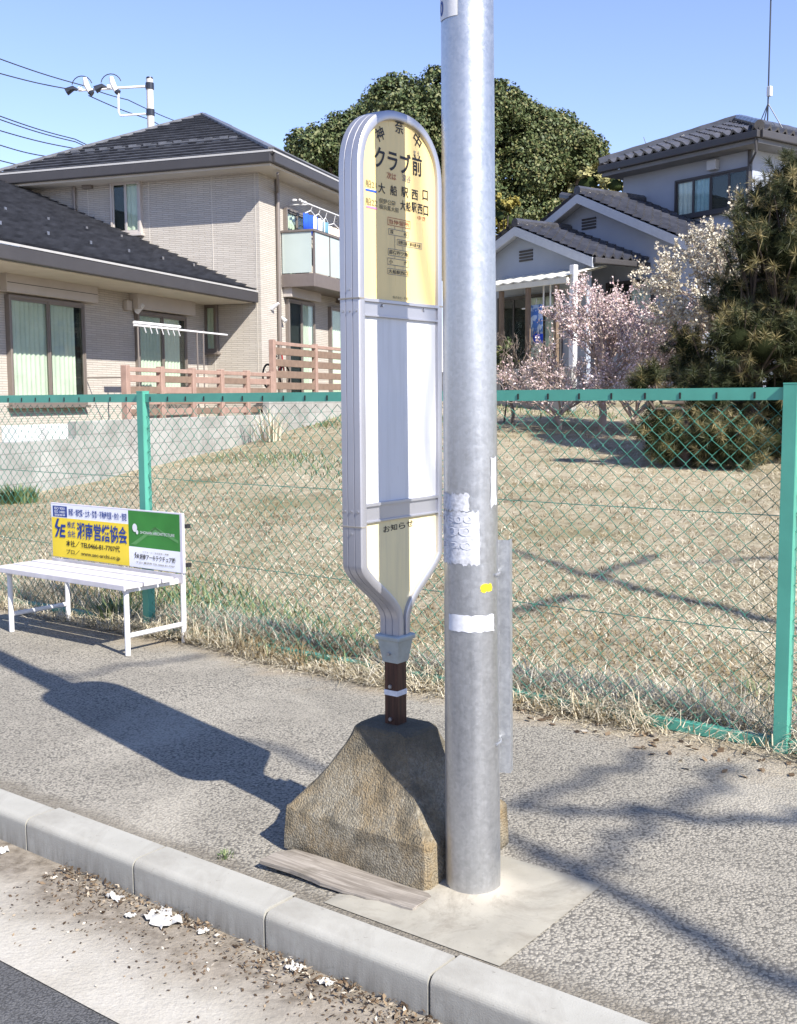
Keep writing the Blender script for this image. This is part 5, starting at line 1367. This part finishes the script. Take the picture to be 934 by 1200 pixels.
def lobes_from(pxs, Y, depth, gz):
    """lobe centres from photo columns / rows at distance Y: (px, py, radius px)"""
    out = []
    for (px, py, rp) in pxs:
        p = dp(px, py, Y); r = rp/F*Y; out.append((p.x, random.uniform(-1, 1)*depth, p.z - gz, r*1.12, r*.95))
    return out
gz = 1.9; Y_ = 56
c = dp(455, 240, Y_)
lb = lobes_from([(368,182,26),(392,162,30),(420,146,30),(440,142,30),(465,140,32),(490,137,32),(515,134,32),(540,132,32),(405,172,36),(480,165,38),(520,150,34),(390,185,34),(375,212,36),(415,180,42),(460,170,44),(505,160,44),(540,160,40),(350,190,20),(395,240,44),(450,235,48),(500,230,48),(540,225,44),(430,290,45),(500,290,45),(340,215,20)], Y_, 3.2, gz)
lb = [(x-c.x, y, z, r, q) for x, y, z, r, q in lb]
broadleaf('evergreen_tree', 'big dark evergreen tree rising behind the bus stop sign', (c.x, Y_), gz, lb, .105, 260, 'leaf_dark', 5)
c = dp(640, 240, Y_+2)
lb = lobes_from([(578,136,28),(594,138,28),(612,146,28),(628,146,30),(648,158,28),(665,172,26),(685,188,20),(600,150,34),(630,172,34),(660,190,30),(605,165,36),(645,185,36),(680,200,24),(615,210,38),(650,225,34),(598,250,32),(635,262,28),(690,196,18)], Y_+2, 3.0, gz)
lb = [(x-c.x, y, z, r, q) for x, y, z, r, q in lb]
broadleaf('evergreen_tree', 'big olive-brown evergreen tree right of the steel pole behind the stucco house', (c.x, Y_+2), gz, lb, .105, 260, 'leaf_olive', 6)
c = dp(592, 250, 38)
lb = [(x-c.x, y, z, r, q) for x, y, z, r, q in lobes_from([(590,238,13),(600,235,10),(584,252,14),(598,258,14),(588,280,14)], 38, .5, 1.6)]
broadleaf('yellow_shrub', 'yellow-green bush peeking above the porch roof', (c.x, 38), 1.6, lb, .10, 170, 'leaf_yellow', 8)
c = dp(705, 240, 48)
lb = [(x-c.x, y, z, r, q) for x, y, z, r, q in lobes_from([(692,215,20),(706,205,16),(716,222,16),(688,245,24),(712,245,20)], 48, 1.0, 1.6)]
broadleaf('bamboo_grove', 'pale yellow-green feathery tree between the olive tree and the stucco house', (c.x, 48), 1.6, lb, .14, 80, 'leaf_lime', 9)

# ------------------------------------------------------------------ pine
M['needle'] = m_leaf('pine_needles', [(0, (.022,.032,.013)), (.5, (.044,.056,.021)), (1, (.085,.082,.034))], .5)
M['needle_shade'] = m_leaf('shaded_inner_needles', [(0, (.014,.018,.008)), (1, (.032,.036,.014))], .7, spec=.1)  # inner needles coloured darker for the shade in the gaps between tufts
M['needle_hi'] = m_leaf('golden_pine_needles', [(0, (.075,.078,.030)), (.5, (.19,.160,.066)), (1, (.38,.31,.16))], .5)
M['pine_shade_core'] = m_leaf('pine_inner_shade', [(0, (.012,.016,.007)), (1, (.018,.022,.010))], .95, spec=.03)  # solid core with the darkness inside the pine painted in
def pine(name, label, at, lobes, ntuft, per, length, seed, wid=.007):
    rnd = np.random.default_rng(seed); gz_ = float(fh(at[0], at[1])); root = thing(name, label, 'tree', (at[0], at[1], gz_)); out = []
    zm = max(l[2] for l in lobes); out.append(([(0,0,-.2),(.05,0,zm*.4),(-.03,.05,zm*.55),(0,0,zm*.66)], [.13,.10,.07,.03]))
    TC, TN, TI = [], [], []; tot = sum(l[3]**2 for l in lobes)
    for (x, y, z, r) in lobes:
        nt = int(ntuft*r*r/tot); d = rnd.normal(0, 1, (nt,3)); d[:,2] = d[:,2]*.9 + .25; d /= np.linalg.norm(d, axis=1)[:,None]
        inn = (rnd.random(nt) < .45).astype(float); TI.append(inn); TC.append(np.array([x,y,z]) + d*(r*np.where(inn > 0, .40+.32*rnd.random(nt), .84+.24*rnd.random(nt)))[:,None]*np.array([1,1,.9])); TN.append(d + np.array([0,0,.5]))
        for i in range(0, nt, 7): out.append(([(0,0,z*.7),np.array([x,y,z])*.7,TC[-1][i]], [.03,.02,.008]))
    V, Fq = branches(out, 6); npmesh('trunk', V, Fq, M['bark_dark'], parent=root, smooth=True)
    C = np.concatenate(TC); N = np.concatenate(TN); N /= np.linalg.norm(N, axis=1)[:,None]; nt = len(C)
    inner = np.concatenate(TI); ti = np.repeat(np.arange(nt), per); n = len(ti)
    d = N[ti]*.42 + rnd.normal(0, .60, (n,3)); d /= np.linalg.norm(d, axis=1)[:,None]
    base = C[ti] - N[ti]*(rnd.random(n)**2*.13)[:,None]; ln = length*(.75+.35*rnd.random(n))*(1-.25*inner[ti]); ref = rnd.normal(0, 1, (n,3)); s = np.cross(d, ref); s /= np.linalg.norm(s, axis=1)[:,None]
    s *= wid*.5*(.7+.6*rnd.random(n))[:,None]; tip = base + d*ln[:,None] - np.array([0,0,1])*(ln*.08)[:,None]
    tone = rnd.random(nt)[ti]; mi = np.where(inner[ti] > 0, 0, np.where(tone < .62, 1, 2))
    V = np.stack([base-s, base+s, tip], 1).reshape(-1,3); cr = npmesh('needles', V, np.arange(n*3).reshape(n,3), [M['needle_shade'], M['needle'], M['needle_hi']], mi, parent=root)
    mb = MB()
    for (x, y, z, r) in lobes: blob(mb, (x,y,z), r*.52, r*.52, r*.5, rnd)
    mb.build('inner_shade_core', M['pine_shade_core'], cr, smooth='all')
def plobes(pxs, Y, dep, at):
    g0 = float(fh(at[0], at[1])); out = []
    for (px, py, rp) in pxs:
        p = dp(px, py, Y); out.append((p.x-at[0], random.uniform(-dep, dep), p.z-g0, rp/F*Y))
    return out
Yp = 15.2; a_ = dp(880, 500, Yp); at_ = (a_.x, Yp)
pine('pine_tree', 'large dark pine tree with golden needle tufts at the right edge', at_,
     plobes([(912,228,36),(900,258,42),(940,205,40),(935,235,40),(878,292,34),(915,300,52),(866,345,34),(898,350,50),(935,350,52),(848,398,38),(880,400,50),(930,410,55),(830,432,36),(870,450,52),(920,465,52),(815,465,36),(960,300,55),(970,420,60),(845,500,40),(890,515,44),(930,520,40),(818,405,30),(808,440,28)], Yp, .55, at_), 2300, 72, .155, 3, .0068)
Yp2 = 14.6; a_ = dp(800, 510, Yp2); at_ = (a_.x, Yp2)
pine('low_pine', 'low spreading pine bush at the foot of the large pine', at_,
     plobes([(770,505,30),(800,500,34),(835,515,34),(860,520,32),(785,525,26),(815,530,24),(760,440,16),(748,450,14)], Yp2, .4, at_), 640, 75, .14, 4, .0065)

# ------------------------------------------------------------------ plum trees in blossom
M['pink'] = m_leaf('pink_blossom', [(0, (.56,.38,.40)), (.4, (.70,.56,.56)), (1, (.80,.74,.71))], .7, spec=.1)
M['white_bl'] = m_leaf('white_blossom', [(0, (.42,.37,.28)), (.5, (.60,.55,.45)), (1, (.76,.73,.64))], .7, spec=.1)
def plum(name, label, at, h, spread_px, bl, nb, seed, dense=1.0, stems=1, sizes=.045, wood='twig', up=.2, kids=5, levels=3, trunk=1.0, lean=(0,0), tr=1.0, n0=7):
    rnd = np.random.default_rng(seed); g0 = float(fh(at[0], at[1])); root = thing(name, label, 'tree', (at[0], at[1], g0)); out, tips = [], []
    P0 = [(0,0,-.15),(.03,.02,h*.12*trunk),(-.04,0,h*.24*trunk),(.02,.03,h*.32*trunk)]
    out.append((P0, [q*tr for q in (.085,.07,.065,.06)]))
    for s in range(n0):
        a = s*.9 + rnd.random()*.5; d = np.array([math.cos(a)*spread_px+lean[0], math.sin(a)*spread_px*.8+lean[1], .9])
        grow(P0[-1] if s % 2 else P0[2], d/np.linalg.norm(d), h*.42, .042*tr, levels-1, rnd, out, tips, kids, .38, up, .75, .60, .0042)
    V, Fq = branches(out, 5); npmesh('trunk', V, Fq, M[wood], parent=root, smooth=True)
    if nb:
        Cs = []; 
        k = max(1, nb // max(1, len(tips)))
        for P, dd in tips:
            P = np.asarray(P); f = rnd.random(k)*(len(P)-1); i = f.astype(int); q = P[i] + (P[np.minimum(i+1, len(P)-1)]-P[i])*(f-i)[:,None]
            Cs.append(q + rnd.normal(0, .022, (k,3)))
        C = np.concatenate(Cs); n = len(C); N1 = rnd.normal(0, 1, (n,3)); N1 /= np.linalg.norm(N1, axis=1)[:,None]; N2 = rnd.normal(0, 1, (n,3)); N2 /= np.linalg.norm(N2, axis=1)[:,None]
        s = sizes*(.6+.7*rnd.random(n)); V1, F1 = quads(C, N1, s, 1.05); V2, F2 = quads(C, N2, s, 1.05)
        npmesh('blossom', np.concatenate([V1, V2]), np.concatenate([F1, F2+len(V1)]), M[bl], parent=root)
    return root
p = gp(705, 507, .87); plum('plum_tree', 'pink blossoming plum tree with bare twisting branches on the lot', (p.x, p.y), 2.9, .85, 'pink', 12500, 12, sizes=.034, levels=4, kids=5, n0=9, lean=(.55,0))
p = dp(655, 480, 19.6); plum('plum_tree', 'low plum shrub with bare twigs and few pink buds left of the pink plum', (p.x, p.y), 2.1, 1.0, 'pink', 2200, 52, sizes=.032, levels=4, kids=5, n0=8, tr=.55, trunk=.4)
p = dp(745, 480, 18.6); plum('plum_tree', 'pale twiggy plum shrub with sparse pink blossom between the pink plum and the pine', (p.x, p.y), 2.3, .9, 'pink', 4200, 57, sizes=.032, levels=4, kids=5, n0=8, tr=.6, trunk=.5)
p = dp(862, 500, 17.6); plum('plum_tree', 'taller white blossoming plum tree between the pink plum and the pine', (p.x, p.y), 3.5, .5, 'white_bl', 21000, 23, sizes=.042, up=.3, levels=4, kids=5, n0=8)
p = dp(600, 480, 20.5); plum('bare_shrub', 'small bare shrub with grey branches in front of the porch', (p.x, p.y), 2.0, .7, 'pink', 0, 31, wood='bark', kids=3, levels=4, tr=.45)
p = dp(588, 480, 20.8); g0 = float(fh(p.x, p.y))
lb = [(x-p.x, y, z, r, q) for x, y, z, r, q in lobes_from([(588,412,10),(596,400,7),(584,426,10),(602,424,7)], 20.8, .2, g0)]
broadleaf('yellow_shrub', 'olive green shrub low in front of the porch wall', (p.x, p.y), g0, lb, .045, 330, 'leaf_olive', 41)
p = dp(755, 200, 52); gz = 1.6
root = thing('bare_tree', 'distant thin bare treetop above the stucco house roof', 'tree', (p.x, p.y, gz)); rnd = np.random.default_rng(77); out, tips = [], []
hh = dp(755, 205, 52).z - gz; out.append(([(0,0,-.2),(.1,0,hh*.5),(0,0,hh)], [.25,.2,.12]))
for s in range(6): grow((0,0,hh*.93+.1*s), (math.cos(s*1.1)*.5, math.sin(s*1.1)*.5, .9), 1.1, .05, 2, rnd, out, tips, 4, .3, .3, .7, .6, .014)
V, Fq = branches(out, 4); npmesh('trunk', V, Fq, M['bark'], parent=root)

# ------------------------------------------------------------------ unseen added shadow caster for sidewalk and lot, tree limbs instead of overhead cables
sh = thing('bare_tree', 'unseen tree-shaped shadow caster added beyond the right edge of the view', 'tree', (8.6, -2.2, -.12))
def lift(px, py, H, z=0.0):
    p = gp(px, py, z); t = H/SD.z; return np.array(p + SD*t) - np.array((8.6, -2.2, -.12))
HUB = np.array((0,0,4.6)); out = [([(0,0,-.2),(.08,.05,1.8),(0,0,4.6)], [.22,.18,.15])]
def shadow_limb(pts, r0, r1, H0_, H1_, z=0.0, hub=True):
    P = [lift(px, py, H0_ + (H1_-H0_)*i/max(1,len(pts)-1), z) for i, (px, py) in enumerate(pts)]
    if hub: P = [HUB*.9 + np.array((0,0,.2))] + [HUB*.35 + P[0]*.65 + np.array((0,0,.3))] + P
    P = np.array(P); m = 6; f = np.linspace(0, len(P)-1, (len(P)-1)*m+1); i = np.minimum(f.astype(int), len(P)-2); q = P[i] + (P[i+1]-P[i])*(f-i)[:,None]
    q[1:-1] += rng.normal(0, .03, (len(q)-2, 3)); out.append((q, np.linspace(r0, r1, len(q))*.78))
shadow_limb([(960,1172),(814,1091),(707,1034),(643,1008),(600,984),(387,900),(58,787)], .075, .028, 7.2, 8.2)
shadow_limb([(1000,966),(934,962),(800,955),(690,948),(600,948)], .06, .03, 6.6, 7.0)
shadow_limb([(865,898),(797,944),(707,991),(690,1020)], .04, .035, 7.2, 7.3, hub=False)
shadow_limb([(764,880),(671,919),(600,948)], .035, .03, 7.0, 7.0, hub=False)
shadow_limb([(243,767),(135,783),(60,800)], .03, .02, 8.0, 8.1, hub=False)
zf = .35
shadow_limb([(960,676),(911,669),(805,657),(727,645),(668,634),(593,622)], .10, .045, 8.4, 9.0, zf)
shadow_limb([(727,661),(680,668),(625,679)], .07, .04, 8.7, 8.8, zf, hub=False)
shadow_limb([(797,630),(750,641),(727,645)], .05, .05, 8.6, 8.7, zf, hub=False)
shadow_limb([(960,630),(891,632),(828,637)], .07, .03, 8.8, 9.0, zf)
V, Fq = branches(out, 8); npmesh('trunk', V, Fq, M['bark_dark'], parent=sh, smooth=True)

# ------------------------------------------------------------------ debris and litter in the gutter
n = 3600; u = -3.2 + 4.6*rng.random(n); k = KERB_F - .002 - np.abs(rng.normal(0, .055, n))*(1+.8*np.sin(u*5)**2)
kk = (patch(u, k*4, 3.0, 17) + .3*rng.random(n) > -.05) & (k > GUT_K+.1); u, k = u[kk], k[kk]; n = len(u)
C = np.stack([KX[0]*u + KN[0]*k, KX[1]*u + KN[1]*k, -.116 + .016*rng.random(n)*np.clip(1-(KERB_F-k)/.12, .1, 1)], -1)
N = rng.normal(0, .55, (n,3)) + np.array([0,0,1]); N /= np.linalg.norm(N, axis=1)[:,None]
V1, F1 = quads(C, N, .0035 + .008*rng.random(n)**2, 2.4)
n2 = 2600; u = -3.2 + 4.6*rng.random(n2); k = KERB_F - .01 - np.abs(rng.normal(0, .16, n2)); kk = k > GUT_K+.05; u, k = u[kk], k[kk]; n2 = len(u)
C = np.stack([KX[0]*u + KN[0]*k, KX[1]*u + KN[1]*k, np.full(n2, -.117)], -1); N = rng.normal(0, .3, (n2,3)) + np.array([0,0,1]); N /= np.linalg.norm(N, axis=1)[:,None]
V2, F2 = quads(C, N, .003 + .006*rng.random(n2), 1.8)
o = npmesh('debris', np.concatenate([V1, V2]), np.concatenate([F1, F2+len(V1)]), M['litter']); o['kind'] = 'stuff'
n = 330; u = -3 + 7.5*rng.random(n); k = FENCE_K - .12 - np.abs(rng.normal(0, .14, n)); C = np.stack([KX[0]*u + KN[0]*k, KX[1]*u + KN[1]*k, np.full(n, .004)], -1); N = rng.normal(0, .35, (n,3)) + np.array([0,0,1]); N /= np.linalg.norm(N, axis=1)[:,None]
V1, F1 = quads(C, N, .012 + .02*rng.random(n), 1.7); o = npmesh('fallen_leaves', V1, F1, M['litter']); o['kind'] = 'stuff'
M['paper'] = simple('dirty_white_paper', (.50,.49,.46), .85, 0, .18, 40, .3, 60)
def scrap(px, py, sx, sy, label, seed, z=-.12):
    r = random.Random(seed); p = gp(px, py, z+.01); nx, ny = 7, 5; vs = []
    for j in range(ny+1):
        for i in range(nx+1):
            x = (i/nx-.5)*sx*(1+r.uniform(-.18,.18)) + r.uniform(-.1,.1)*sx*(j/ny-.5); y = (j/ny-.5)*sy*(1+r.uniform(-.25,.25))
            vs.append((x, y, max(.001, .006 + r.uniform(-.006,.009)*min(1, sx/.06))))
    m = MB().add(vs, [(j*(nx+1)+i, j*(nx+1)+i+1, (j+1)*(nx+1)+i+1, (j+1)*(nx+1)+i) for j in range(ny) for i in range(nx)])
    o = m.build('paper_scrap', M['paper']); o.location = (p.x, p.y, z+.002); o.rotation_euler.z = R(-38+r.uniform(-25,25))
    sd = o.modifiers.new('thickness', 'SOLIDIFY'); sd.thickness = .0012; tag(o, label, 'litter', 'paper scraps in the gutter')
scrap(190, 1075, .13, .075, 'largest crumpled white paper scrap, lying in the gutter against the kerb', 1)
scrap(135, 1050, .07, .03, 'long white paper scrap left of the largest crumpled one', 2)
scrap(152, 1072, .03, .022, 'small white scrap just below the long paper scrap', 3)
scrap(345, 1133, .05, .035, 'crumpled white scrap in the leaves under the third kerb stone', 4)
scrap(382, 1150, .04, .025, 'small white scrap farthest right in the gutter', 5)
scrap(4, 995, .045, .03, 'white scrap at the left edge of the picture', 6)
scrap(237, 1090, .028, .03, 'tiny pale scrap right of the largest crumpled paper', 7)
